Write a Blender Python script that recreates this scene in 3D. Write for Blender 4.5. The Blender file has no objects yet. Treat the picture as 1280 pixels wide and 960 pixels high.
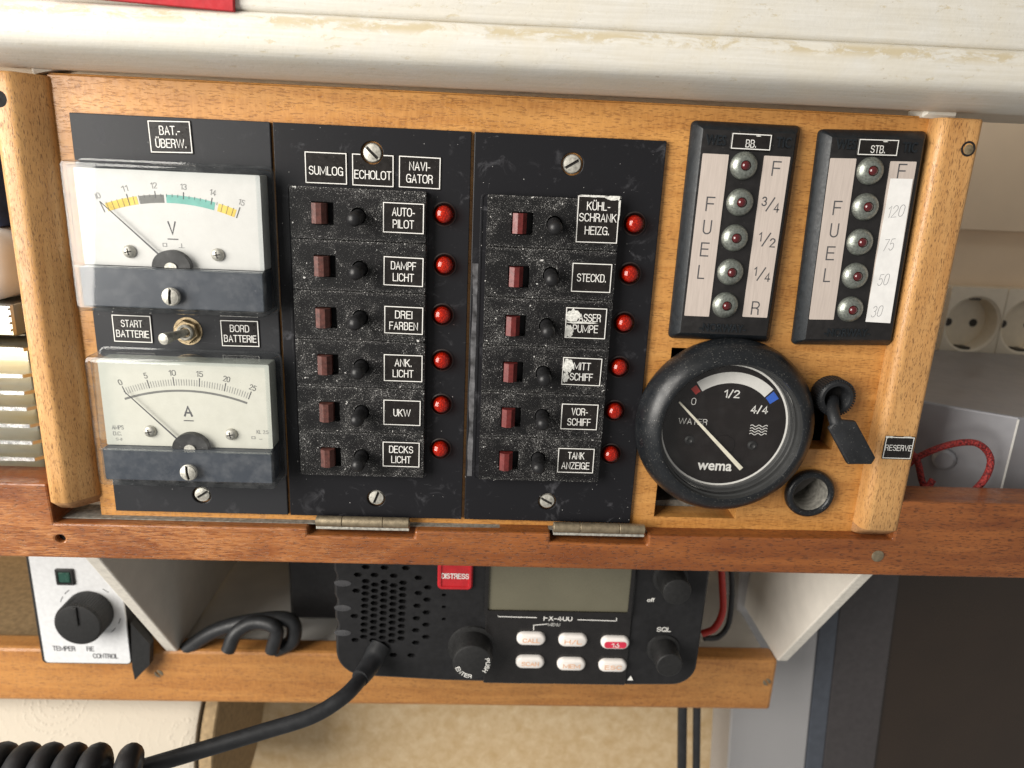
import bpy, bmesh, math, random
from mathutils import Vector, Matrix
from mathutils.geometry import tessellate_polygon
random.seed(7)
SC = bpy.context.scene
COL = SC.collection
PI = math.pi
# ------------------------------------------------------------------ coordinates
# Everything is measured in millimetres in the plane of the instrument board:
# u to the right, v downwards, h out of the board towards the viewer (h = 0 is the face of the black plates).
U0, V0 = 165.0, 470.0
F, TX, TY, TZ = 887.0, -167.30379, -102.54397, 267.77749
def _rot(w):
    w = Vector(w); return Matrix.Rotation(w.length, 3, w.normalized())
RC = _rot((0.27515, -0.03824, 0.03831))
CC = -(RC.transposed() @ Vector((TX, TY, TZ)))          # camera centre in (u, v, depth)
def uv(px, py, h=0.0):
    """measured point of the 1280x960 photograph -> (u, v) on the plane at height h"""
    d = RC.transposed() @ Vector(((px-640)/F, (py-480)/F, 1))
    s = (-h - CC.z)/d.z
    P = CC + s*d
    return P.x, P.y
def W(u, v, h): return Vector(((u-U0)/1000, -h/1000, (V0-v)/1000))
# ------------------------------------------------------------------ camera
cd = bpy.data.cameras.new('camera'); cam = bpy.data.objects.new('camera', cd); COL.objects.link(cam)
def _w(r): return Vector((r[0], r[2], -r[1]))
rt, dn, fw = _w(RC[0]), _w(RC[1]), _w(RC[2])
M = Matrix((rt, -dn, -fw)).transposed().to_4x4()
M.translation = W(CC.x, CC.y, -CC.z)
cam.matrix_world = M
cd.sensor_fit = 'HORIZONTAL'; cd.sensor_width = 36; cd.lens = F/1280*36
cd.clip_start = 0.01; cd.clip_end = 20
cd.dof.use_dof = True; cd.dof.focus_distance = 0.288; cd.dof.aperture_fstop = 11.0
SC.camera = cam
# ------------------------------------------------------------------ light
wd = bpy.data.worlds.new('World'); SC.world = wd; wd.use_nodes = True
bg = wd.node_tree.nodes['Background']; bg.inputs[0].default_value = (1.0, 0.975, 0.935, 1); bg.inputs[1].default_value = 0.32
def area(name, u, v, h, tu, tv, th, sx, sy, power, col):
    l = bpy.data.lights.new(name, 'AREA'); l.shape = 'RECTANGLE'; l.size = sx; l.size_y = sy; l.energy = power; l.color = col
    o = bpy.data.objects.new(name, l); COL.objects.link(o)
    o.location = W(u, v, h); d = W(tu, tv, th) - o.location
    o.rotation_euler = d.to_track_quat('-Z', 'Y').to_euler(); return o
area('window_light', -600, -135, 560, 120, 90, 0, 0.68, 0.82, 22.0, (1.0, 0.955, 0.89))
SC.view_settings.view_transform = 'Standard'; SC.view_settings.look = 'None'
SC.view_settings.exposure = 0.0; SC.view_settings.gamma = 1.0
SC.render.engine = 'CYCLES'; SC.cycles.use_denoising = True
SC.cycles.max_bounces = 10; SC.cycles.transparent_max_bounces = 16
SC.cycles.sample_clamp_indirect = 6; SC.cycles.caustics_reflective = False
# ------------------------------------------------------------------ materials
class N:
    def __init__(s, name):
        s.m = bpy.data.materials.new(name); s.m.use_nodes = True; s.t = s.m.node_tree; s.n = s.t.nodes; s.n.clear()
        s.out = s.n.new('ShaderNodeOutputMaterial')
        g = s.n.new('ShaderNodeNewGeometry'); s.pos = s.op('SCALE', g.outputs['Position'], 1000.0)
    def link(s, a, b):
        if isinstance(a, (int, float)): b.default_value = a
        elif isinstance(a, tuple): b.default_value = a if len(a) == len(b.default_value) else (*a, 1)
        else: s.t.links.new(a, b)
    def op(s, o, a, k):
        n = s.n.new('ShaderNodeVectorMath'); n.operation = o; s.link(a, n.inputs[0])
        if o == 'SCALE': n.inputs['Scale'].default_value = k
        else: n.inputs[1].default_value = k
        return n.outputs[0]
    def ma(s, o, a, b=0.0, c=0.0, clamp=False):
        n = s.n.new('ShaderNodeMath'); n.operation = o; n.use_clamp = clamp
        s.link(a, n.inputs[0]); s.link(b, n.inputs[1]); s.link(c, n.inputs[2]); return n.outputs[0]
    def noise(s, scale, detail=3, rough=.55, dist=0, stretch=(1, 1, 1), off=(0, 0, 0)):
        v = s.op('MULTIPLY', s.pos, stretch)
        if off != (0, 0, 0): v = s.op('ADD', v, off)
        n = s.n.new('ShaderNodeTexNoise'); s.link(v, n.inputs['Vector']); n.inputs['Scale'].default_value = scale
        n.inputs['Detail'].default_value = detail; n.inputs['Roughness'].default_value = rough; n.inputs['Distortion'].default_value = dist
        return n.outputs['Fac']
    def voro(s, scale, stretch=(1, 1, 1), out='Distance', feat='F1'):
        v = s.op('MULTIPLY', s.pos, stretch)
        n = s.n.new('ShaderNodeTexVoronoi'); n.feature = feat; s.link(v, n.inputs['Vector']); n.inputs['Scale'].default_value = scale
        return n.outputs[out]
    def ramp(s, f, a, b, lo=0.0, hi=1.0):
        n = s.n.new('ShaderNodeMapRange'); s.link(f, n.inputs[0]); n.inputs[1].default_value = a; n.inputs[2].default_value = b
        n.inputs[3].default_value = lo; n.inputs[4].default_value = hi; return n.outputs[0]
    def mix(s, f, a, b, mode='MIX'):
        n = s.n.new('ShaderNodeMix'); n.data_type = 'RGBA'; n.blend_type = mode; n.clamp_factor = True
        s.link(f, n.inputs[0]); s.link(a, n.inputs[6]); s.link(b, n.inputs[7]); return n.outputs[2]
    def bump(s, f, strength, dist=.0003, normal=None):
        n = s.n.new('ShaderNodeBump'); n.inputs['Strength'].default_value = strength; n.inputs['Distance'].default_value = dist
        s.link(f, n.inputs['Height'])
        if normal is not None: s.link(normal, n.inputs['Normal'])
        return n.outputs[0]
    def pbr(s, col, rough, metal=0.0, normal=None, coat=0.0, spec=0.5, **kw):
        p = s.n.new('ShaderNodeBsdfPrincipled'); s.link(col, p.inputs['Base Color']); s.link(rough, p.inputs['Roughness'])
        s.link(metal, p.inputs['Metallic']); p.inputs['Coat Weight'].default_value = coat; p.inputs['Coat Roughness'].default_value = .12
        p.inputs['Specular IOR Level'].default_value = spec
        for k, v in kw.items(): s.link(v, p.inputs[k])
        if normal is not None: s.link(normal, p.inputs['Normal'])
        s.t.links.new(p.outputs[0], s.out.inputs[0]); return s.m
def plain(name, col, rough=.5, metal=0.0, var=.12, vs=.25, spec=.5, bump=0.0, bs=2.0, coat=0.0, specks=0.0, **kw):
    n = N(name); c4 = (*col, 1)
    f = n.noise(vs, 4); dk = tuple(c*(1-var) for c in col); lt = tuple(min(1, c*(1+var)) for c in col)
    c = n.mix(n.ramp(f, .3, .7), (*dk, 1), (*lt, 1))
    if specks:
        sp = n.ramp(n.noise(2.2, 2, .7), .74-specks*.1, .80-specks*.1)
        c = n.mix(n.ma('MULTIPLY', sp, .7), c, (.5, .48, .44, 1))
    nr = n.bump(n.noise(bs, 3), bump, .0002) if bump else None
    r = n.ramp(n.noise(vs*2, 3, off=(31, 7, 3)), .3, .7, max(.02, rough-.08), min(1, rough+.08))
    return n.pbr(c, r, metal, nr, coat, spec, **kw)
def wood(name, light, dark, pore, axis='X', rough=.42, coat=.15, poreamt=.6, figure=.12, worn_lit=None, ps=1.0, porebump=.35):
    n = N(name)
    def st(al, ac): return (al, ac, ac) if axis == 'X' else (ac, ac, al)
    broad = n.noise(.16, 4, .5, .6, st(.10, 1.0))
    fine = n.noise(1.2, 3, .6, .2, st(.05, 1.6), (5, 9, 2))
    fig = n.noise(.55, 2, .5, .4, st(1.4, .35), (50, 1, 7))
    pr = n.noise(1.35*ps, 2, .45, .3, st(.22, 1.5), (11, 3, 8))
    pk = n.ramp(pr, .575, .66)
    patch = n.noise(.035, 3, .5, .5, (1, 1, 1), (3, 3, 3))
    c = n.mix(n.ramp(broad, .32, .68), (*dark, 1), (*light, 1))
    c = n.mix(n.ramp(fine, .35, .7, 0, .28), c, (*dark, 1))
    c = n.mix(n.ramp(fig, .3, .72, 0, figure*3), c, tuple(min(1, x*1.25) for x in light)+(1,))
    c = n.mix(n.ramp(patch, .45, .75, 0, .35), c, tuple(x*.62 for x in light)+(1,))
    c = n.mix(n.ma('MULTIPLY', pk, poreamt), c, (*pore, 1))
    if worn_lit:
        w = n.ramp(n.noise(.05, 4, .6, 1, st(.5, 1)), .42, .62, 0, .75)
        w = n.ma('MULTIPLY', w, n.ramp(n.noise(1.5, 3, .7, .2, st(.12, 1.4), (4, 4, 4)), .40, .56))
        sx = n.n.new('ShaderNodeSeparateXYZ'); n.link(n.pos, sx.inputs[0])          # the left end is bleached by use; the ramp also paints in light falloff
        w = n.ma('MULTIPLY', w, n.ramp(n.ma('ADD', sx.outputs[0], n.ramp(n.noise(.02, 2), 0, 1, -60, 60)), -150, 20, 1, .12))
        c = n.mix(w, c, (*worn_lit, 1))
    h = n.ma('SUBTRACT', n.ma('MULTIPLY', fine, .35), pk)
    nr = n.bump(h, porebump, .00028)
    r = n.ramp(n.noise(.3, 4), .3, .7, rough-.1, rough+.12)
    return n.pbr(c, r, 0, nr, coat, .45)
m_board = wood('board wood', (.59, .29, .080), (.40, .165, .036), (.15, .05, .010), 'X', figure=.14, poreamt=.5, ps=1.3)
m_post = wood('post wood', (.60, .335, .125), (.43, .205, .062), (.11, .042, .012), 'Z', poreamt=.7, figure=.05, rough=.45, ps=1.7)
m_postend = wood('post end wood', (.42, .23, .10), (.26, .13, .05), (.09, .04, .02), 'X', rough=.65, coat=0)
m_rail = wood('rail wood', (.30, .098, .023), (.15, .040, .010), (.042, .012, .005), 'X', poreamt=.65, worn_lit=(.46, .20, .07), rough=.42, coat=.15, figure=.03, porebump=.6)
m_lip = wood('shelf wood', (.50, .235, .068), (.34, .135, .034), (.15, .055, .016), 'X', poreamt=.5)
def mk_plate(name, base, dust=.5, rough=.38):
    n = N(name)
    sm = n.ma('MULTIPLY', n.ramp(n.noise(.11, 6, .72, .8), .56, .76), n.ramp(n.noise(.05, 2), .4, .65))
    sp = n.ramp(n.noise(.95, 1, .4), .775, .80)
    scr = n.ramp(n.noise(1.2, 2, .5, 1.5, (.15, 1, 1.2)), .74, .78)
    c = n.mix(n.ma('MULTIPLY', sm, .45*dust), (*base, 1), (.22, .22, .24, 1))
    c = n.mix(n.ma('MULTIPLY', sp, dust), c, (.55, .54, .52, 1))
    c = n.mix(n.ma('MULTIPLY', scr, .18*dust), c, (.35, .35, .36, 1))
    r = n.ma('ADD', n.ma('MULTIPLY', sm, .35), rough)
    return n.pbr(c, r, 0, n.bump(n.noise(.5, 3), .05), 0, .22)
m_plate = mk_plate('black plate', (.0105, .0105, .0125), .95, .40)
m_plate_g = mk_plate('grey black plate', (.024, .025, .028), .4, .42)
m_scuff = plain('scuffed grey', (.085, .085, .09), .7, var=.9, vs=.25)
m_edge = plain('plate edge', (.03, .022, .02), .5)
def mk_module():
    n = N('dusty black moulding')
    sx = n.n.new('ShaderNodeSeparateXYZ'); n.link(n.pos, sx.inputs[0])
    fr_ = n.ma('FRACT', n.ma('DIVIDE', n.ma('SUBTRACT', sx.outputs[2], 447.0-200), 20.0))          # dust settles along the seams
    seam = n.ma('MAXIMUM', n.ramp(fr_, .0, .10, 1, 0), n.ramp(fr_, .90, .98, 0, 1))
    reg = n.ramp(n.noise(.10, 4, .65, .8), .42, .66, 0, 1)
    reg = n.ma('MAXIMUM', reg, n.ma('MULTIPLY', seam, .9))
    th = n.ma('MULTIPLY', reg, .088)
    a = n.ramp(n.ma('ADD', n.noise(2.0, 1, .5), th), .725, .75)
    b = n.ramp(n.ma('ADD', n.noise(4.0, 1, .5, 0, (1, 1, 1), (40, 2, 9)), th), .70, .73)
    c3 = n.ramp(n.ma('ADD', n.noise(.75, 1, .5, .3, (1, 1, 1), (4, 22, 9)), th), .80, .815)
    f = n.ma('MAXIMUM', n.ma('MAXIMUM', n.ma('MULTIPLY', a, .85), n.ma('MULTIPLY', b, .65)), c3)
    base = n.mix(n.ma('MULTIPLY', reg, .25), (.0085, .0085, .009, 1), (.034, .033, .032, 1))
    c = n.mix(f, base, (.56, .55, .53, 1))
    return n.pbr(c, n.ma('ADD', n.ma('MULTIPLY', f, .3), .55), 0, n.bump(n.noise(2.5, 3), .30, .0002), 0, .16)
m_mod = mk_module()
m_lab = plain('label black', (.013, .011, .010), .32, var=.3, vs=.3, specks=.3, spec=.3)
m_white = plain('white print', (.80, .79, .75), .55, var=.06)
m_peel = plain('peeled film', (.62, .62, .58), .6, var=.35, vs=1.6)
m_screw = plain('dull steel', (.50, .485, .43), .45, .55, var=.35, vs=.8, bump=.2, bs=1.5)
m_slot = plain('slot dark', (.02, .018, .016), .8)
m_brass = plain('aged brass', (.36, .28, .17), .45, .8, var=.4, vs=.7, bump=.25, bs=1.2)
m_hinge = plain('hinge brass', (.30, .245, .165), .48, .75, var=.25, vs=.4, bump=.25, bs=1.5)
m_brk = plain('brown red button', (.090, .030, .023), .5, var=.45, vs=.5, bump=.2, specks=.4)
m_brk2 = plain('dark red button', (.13, .018, .016), .4, var=.3, vs=.5, bump=.1)
m_lever = plain('lever black', (.013, .013, .014), .40, spec=.35, var=.3, vs=.8, specks=.15)
def clear(name, tint, ior=1.49, rough=.02, dirt=.0, haze=(.8, .8, .8)):
    n = N(name)
    t = n.n.new('ShaderNodeBsdfTransparent'); t.inputs[0].default_value = (*tint, 1)
    g = n.n.new('ShaderNodeBsdfGlossy'); g.inputs['Roughness'].default_value = rough; g.inputs[0].default_value = (1, 1, 1, 1)
    ge = n.n.new('ShaderNodeNewGeometry'); dt = n.n.new('ShaderNodeVectorMath'); dt.operation = 'DOT_PRODUCT'
    n.link(ge.outputs['Normal'], dt.inputs[0]); n.link(ge.outputs['Incoming'], dt.inputs[1])
    f0 = ((ior-1)/(ior+1))**2; k = n.ma('POWER', n.ma('SUBTRACT', 1.0, n.ma('ABSOLUTE', dt.outputs['Value'])), 5.0)
    frf = n.ma('ADD', n.ma('MULTIPLY', k, 1-f0), f0)                  # thin sheet: the same from both sides
    mx = n.n.new('ShaderNodeMixShader'); n.link(frf, mx.inputs[0]); n.link(t.outputs[0], mx.inputs[1]); n.link(g.outputs[0], mx.inputs[2])
    last = mx
    if dirt:
        d = n.n.new('ShaderNodeBsdfDiffuse'); d.inputs[0].default_value = (*haze, 1)
        sc = n.ramp(n.noise(1.1, 2, .5, 1.8, (.25, 1, 1)), .72, .78, 0, 1)
        sm = n.ramp(n.noise(.13, 5, .7), .45, .8, 0, .5); sp = n.ramp(n.noise(.9, 1), .77, .80)
        f = n.ma('MULTIPLY', n.ma('MAXIMUM', n.ma('MAXIMUM', n.ma('MULTIPLY', sc, .5), sm), sp), dirt)
        m2 = n.n.new('ShaderNodeMixShader'); n.link(f, m2.inputs[0]); n.link(mx.outputs[0], m2.inputs[1]); n.link(d.outputs[0], m2.inputs[2]); last = m2
    n.t.links.new(last.outputs[0], n.out.inputs[0]); return n.m
m_clear = clear('clear acrylic', (.97, .975, .975), dirt=.13)
m_side = clear('acrylic edge', (.90, .92, .925), rough=.06, dirt=.12, haze=(.72, .74, .75))
m_glass = clear('gauge glass', (.97, .97, .97), 1.5, .03, dirt=.03)
m_lens = clear('red lens', (.82, .26, .13), 1.5, .11)
m_dial = plain('dial white', (.60, .595, .57), .45, var=.03)
m_dial2 = plain('dial cream', (.56, .555, .485), .5, var=.03)
m_slate = plain('slate band', (.040, .048, .062), .35, var=.05, vs=.05)
m_ink = plain('dial ink', (.07, .07, .075), .6)
m_inkl = plain('light ink', (.22, .22, .22), .6)
m_yel = plain('scale yellow', (.72, .52, .10), .6); m_grn = plain('scale green', (.16, .42, .36), .6); m_gry = plain('scale grey', (.15, .15, .14), .6)
m_bulb = N('lamp core')
_f = m_bulb.voro(1.5, out='Distance')
m_bulb = m_bulb.pbr(m_bulb.mix(m_bulb.ramp(_f, .1, .6), (.80, .30, .12, 1), (.42, .07, .03, 1)), .3, 0, m_bulb.bump(_f, .6, .0004), .4)
m_fuel = plain('gauge housing', (.011, .014, .017), .40, spec=.3, var=.3, vs=.4, bump=.12, specks=.12)
m_fuelf = plain('gauge face', (.010, .009, .009), .35, var=.3, specks=.08)
def mk_alu(name, col):
    n = N(name); s = n.noise(2.2, 2, .5, 0, (1, 1, .06))
    c = n.mix(n.ramp(s, .3, .7), tuple(x*.88 for x in col)+(1,), (*col, 1))
    return n.pbr(c, .42, .35, n.bump(s, .12, .0001), 0, .5)
m_alu = mk_alu('brushed aluminium', (.74, .64, .57))
m_bez = plain('lamp holder nickel', (.27, .29, .26), .38, .75, var=.35, vs=1.2, bump=.3, bs=1.6)
m_led = plain('led red', (.075, .005, .007), .12, coat=.6)
m_paper = plain('paper strip', (.80, .79, .77), .7, var=.05, vs=.3)
m_pencil = plain('pencil', (.25, .25, .26), .8)
m_rubber = plain('black rubber', (.014, .015, .017), .5, spec=.35, var=.35, vs=.12, bump=.15, specks=.6)
m_gbez = plain('gauge bezel', (.010, .0115, .0135), .34, spec=.38, var=.25, vs=.12, bump=.06, specks=.75)
m_gface = plain('gauge black face', (.011, .008, .0075), .5, var=.2, spec=.2)
m_inner = plain('bezel inner', (.035, .036, .036), .32, var=.12, vs=.1)
m_red = plain('scale red', (.45, .03, .02), .5); m_blue = plain('scale blue', (.03, .12, .55), .5)
m_cream = plain('needle cream', (.80, .76, .62), .45)
m_void = plain('dark void', (.006, .005, .005), .9)
m_dustgrey = plain('dusty grey', (.20, .19, .165), .85, var=.4, vs=.5, bump=.4)
def mk_paint():
    n = N('old white paint')
    br = n.noise(.9, 3, .6, .3, (.04, 1.2, 1.2)); lo = n.noise(.05, 4, .6, .5)
    c = n.mix(n.ramp(br, .3, .7), (.62, .595, .53, 1), (.70, .68, .625, 1))
    c = n.mix(n.ramp(lo, .4, .75, 0, .5), c, (.66, .60, .47, 1))
    ch = n.ma('MULTIPLY', n.ramp(n.noise(.45, 6, .75, .4, (.35, 1, 1)), .60, .65), n.ramp(n.noise(.03, 3), .47, .62))
    c = n.mix(n.ma('MULTIPLY', ch, .5), c, (.50, .40, .20, 1))
    sp = n.ramp(n.noise(.5, 3, .6, .5), .70, .74); c = n.mix(n.ma('MULTIPLY', sp, .5), c, (.30, .22, .13, 1))
    h = n.ma('SUBTRACT', n.ma('ADD', n.ma('MULTIPLY', br, .6), n.ma('MULTIPLY', n.noise(.4, 4, .7), .8)), ch)
    sx = n.n.new('ShaderNodeSeparateXYZ'); n.link(n.pos, sx.inputs[0])
    zz = n.ma('ABSOLUTE', n.ma('SUBTRACT', sx.outputs[2], n.ma('ADD', 501.6, n.ma('MULTIPLY', sx.outputs[0], .0025))))   # paint rubbed off along the lip
    ed = n.ma('MULTIPLY', n.ramp(zz, .6, 3.2, 1, 0), n.ramp(n.noise(.22, 6, .75, .6, (.35, 1, 1), (9, 9, 9)), .47, .56))
    c = n.mix(n.ma('MULTIPLY', ed, .75), c, (.50, .41, .24, 1))
    return n.pbr(c, .42, 0, n.bump(n.ma('SUBTRACT', h, ed), .22, .0005), 0, .4)
m_paint = mk_paint()
m_wallw = plain('cabin wall paint', (.86, .69, .50), .7, var=.05, vs=.02)
m_whitep = plain('white laminate', (.74, .72, .68), .45, var=.06, vs=.05)
m_brack = plain('bracket white', (.78, .73, .65), .45, var=.05, vs=.08, bump=.05)
m_brackedge = plain('bracket edge white', (.74, .70, .62), .6, var=.12, vs=.4, bump=.2)
def mk_cloth():
    n = N('beige wall lining')
    a = n.noise(.10, 5, .65, .3); b = n.noise(1.1, 3, .6)
    c = n.mix(n.ramp(a, .3, .7), (.60, .42, .22, 1), (.78, .62, .40, 1)); c = n.mix(n.ramp(b, .35, .7, 0, .35), c, (.38, .24, .11, 1))
    return n.pbr(c, .9, 0, n.bump(b, .5, .0008), 0, .2)
m_cloth = mk_cloth()
m_case = plain('radio black', (.015, .015, .016), .45, spec=.3, var=.2, vs=.3, bump=.12, bs=3)
m_glint = plain('ridge glint', (.10, .10, .105), .25, .5, var=.1)  # paler than the case: glints on the scalloped edge put into the colour
m_gloss = plain('radio gloss', (.013, .012, .012), .25, var=.2)
m_lcd = plain('lcd', (.14, .13, .09), .25, var=.08, vs=.04)
m_redbtn = plain('distress red', (.50, .018, .025), .25, coat=.3)
m_redp = plain('red print', (.62, .03, .07), .4)
m_btn = plain('button white', (.80, .76, .72), .4, var=.04)
m_orange = plain('orange print', (.78, .42, .22), .5)
m_tface = plain('controller face', (.74, .75, .76), .4, .15, var=.06, vs=.4)
m_green = plain('green lens', (.02, .075, .055), .25, coat=.4)
m_knob = plain('knob black', (.012, .012, .012), .5, var=.3, vs=.6)
m_cable = plain('cable rubber', (.017, .018, .02), .48, var=.3, vs=.2, bump=.05, specks=.12)
m_rwire = plain('red wire', (.48, .03, .02), .4)
def mk_cordred():
    n = N('red braided cord'); s = n.voro(1.3); 
    return n.pbr(n.mix(n.ramp(s, .25, .75), (.42, .035, .03, 1), (.10, .006, .008, 1)), .65, 0, n.bump(s, .8, .0006))
m_cordred = mk_cordred()
m_sil = plain('silver casing', (.34, .34, .36), .40, .5, var=.06, vs=.05)
m_sock = plain('socket plastic', (.82, .73, .58), .4, var=.04)
m_dark = plain('dark metal', (.05, .045, .04), .5, .4)
def mk_fin():
    n = N('anodised aluminium'); s = n.noise(1.2, 2, .5, 0, (.03, 1, 1)); b = n.noise(.07, 2, .5, 0, (.2, 1, 1))
    c = n.mix(n.ramp(b, .35, .65), (.44, .44, .42, 1), (.46, .39, .24, 1))
    return n.pbr(c, .30, .92, n.bump(s, .1, .0002))
m_fin = mk_fin(); m_finedge = plain('fin edge', (.80, .80, .78), .25, .9)
def mk_towel():
    n = N('embossed paper')
    d = n.voro(.026); ring = n.ramp(n.ma('SINE', n.ma('MULTIPLY', d, 52.0)), -.1, 1.0); ring = n.ma('MULTIPLY', ring, n.ramp(d, .5, .62, 1, .3))
    dots = n.ramp(n.voro(.48), .05, .70, 1, 0)
    return n.pbr((.53, .475, .39, 1), .95, 0, n.bump(n.ma('MULTIPLY', ring, dots), .4, .0012), 0, .05)
m_towel = mk_towel(); m_core = plain('roll core', (.30, .21, .11), .8, var=.25, vs=.3)
def mk_mesh():
    n = N('speaker cloth')
    sx = n.n.new('ShaderNodeSeparateXYZ'); n.link(n.pos, sx.inputs[0])
    f = n.ma('MULTIPLY', n.ma('SINE', n.ma('MULTIPLY', sx.outputs[0], 2.9)), n.ma('SINE', n.ma('MULTIPLY', sx.outputs[2], 2.9)))
    return n.pbr(n.mix(n.ramp(f, -.5, .5), (.22, .215, .22, 1), (.66, .65, .65, 1)), .5, .3, n.bump(f, .4, .0004))
m_grille = mk_mesh(); m_tvside = plain('tv side', (.07, .08, .10), .4); m_tvframe = plain('tv frame', (.055, .049, .050), .45)
m_screen = plain('tv screen', (.028, .017, .010), .30, var=.1, vs=.02)
m_fabric = plain('red fabric', (.42, .018, .025), .8, bump=.3); m_navy = plain('navy cloth', (.015, .03, .085), .7, var=.3, vs=.2, bump=.3)
# ------------------------------------------------------------------ text (made once, flat meshes)
STR = {}
def want(*ss):
    for s in ss: STR.setdefault(s, None)
want('BAT.-', 'ÜBERW.', 'START', 'BATTERIE', 'BORD', 'SUMLOG', 'ECHOLOT', 'NAVI-', 'GATOR', 'AUTO-', 'PILOT', 'DAMPF', 'LICHT', 'DREI', 'FARBEN',
     'ANK.', 'UKW', 'DECKS', 'KÜHL-', 'SCHRANK', 'HEIZG.', 'STECKD.', 'WASSER', 'PUMPE', 'MITT', 'SCHIFF', 'VOR-', 'TANK', 'ANZEIGE', 'BB.', 'STB.',
     'F', 'U', 'E', 'L', 'R', '3/4', '1/2', '1/4', '4/4', '0', 'WES', 'TIC', '-NORWAY-', 'RESERVE', 'WATER', 'wema', 'V', 'A', '5', '10', '11', '12', '13', '14', '15', '20', '25',
     'AMPS', 'D.C.', 'KL 2.5', '120', '75', '50', '30', 'DISTRESS', 'FX-400', 'MENU', 'CALL', 'H/L', '16', 'SCAN', 'MEM', 'ESC', 'SQL', 'off', 'PUSH', 'ENTER',
     'TEMPER', 'RE', 'CONTROL', 'S-II')
def gen_text():
    obs = {}
    for s in STR:
        for b in (0, 1):
            cu = bpy.data.curves.new('lettering', 'FONT'); cu.body = s; cu.size = 1; cu.resolution_u = 3; cu.offset = .022*b
            o = bpy.data.objects.new('lettering', cu); COL.objects.link(o); obs[(s, b)] = o
    dg = bpy.context.evaluated_depsgraph_get(); dg.update()
    for k, o in obs.items():
        me = o.evaluated_get(dg).to_mesh()
        vs = [(v.co.x, v.co.y) for v in me.vertices]; fs = [tuple(p.vertices) for p in me.polygons]
        STR[k] = (vs, fs, min(v[0] for v in vs), max(v[0] for v in vs)); o.evaluated_get(dg).to_mesh_clear()
    for o in obs.values():
        cu = o.data; bpy.data.objects.remove(o); bpy.data.curves.remove(cu)
gen_text()
CAP = max(v[1] for v in STR[('E', 0)][0])
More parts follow.
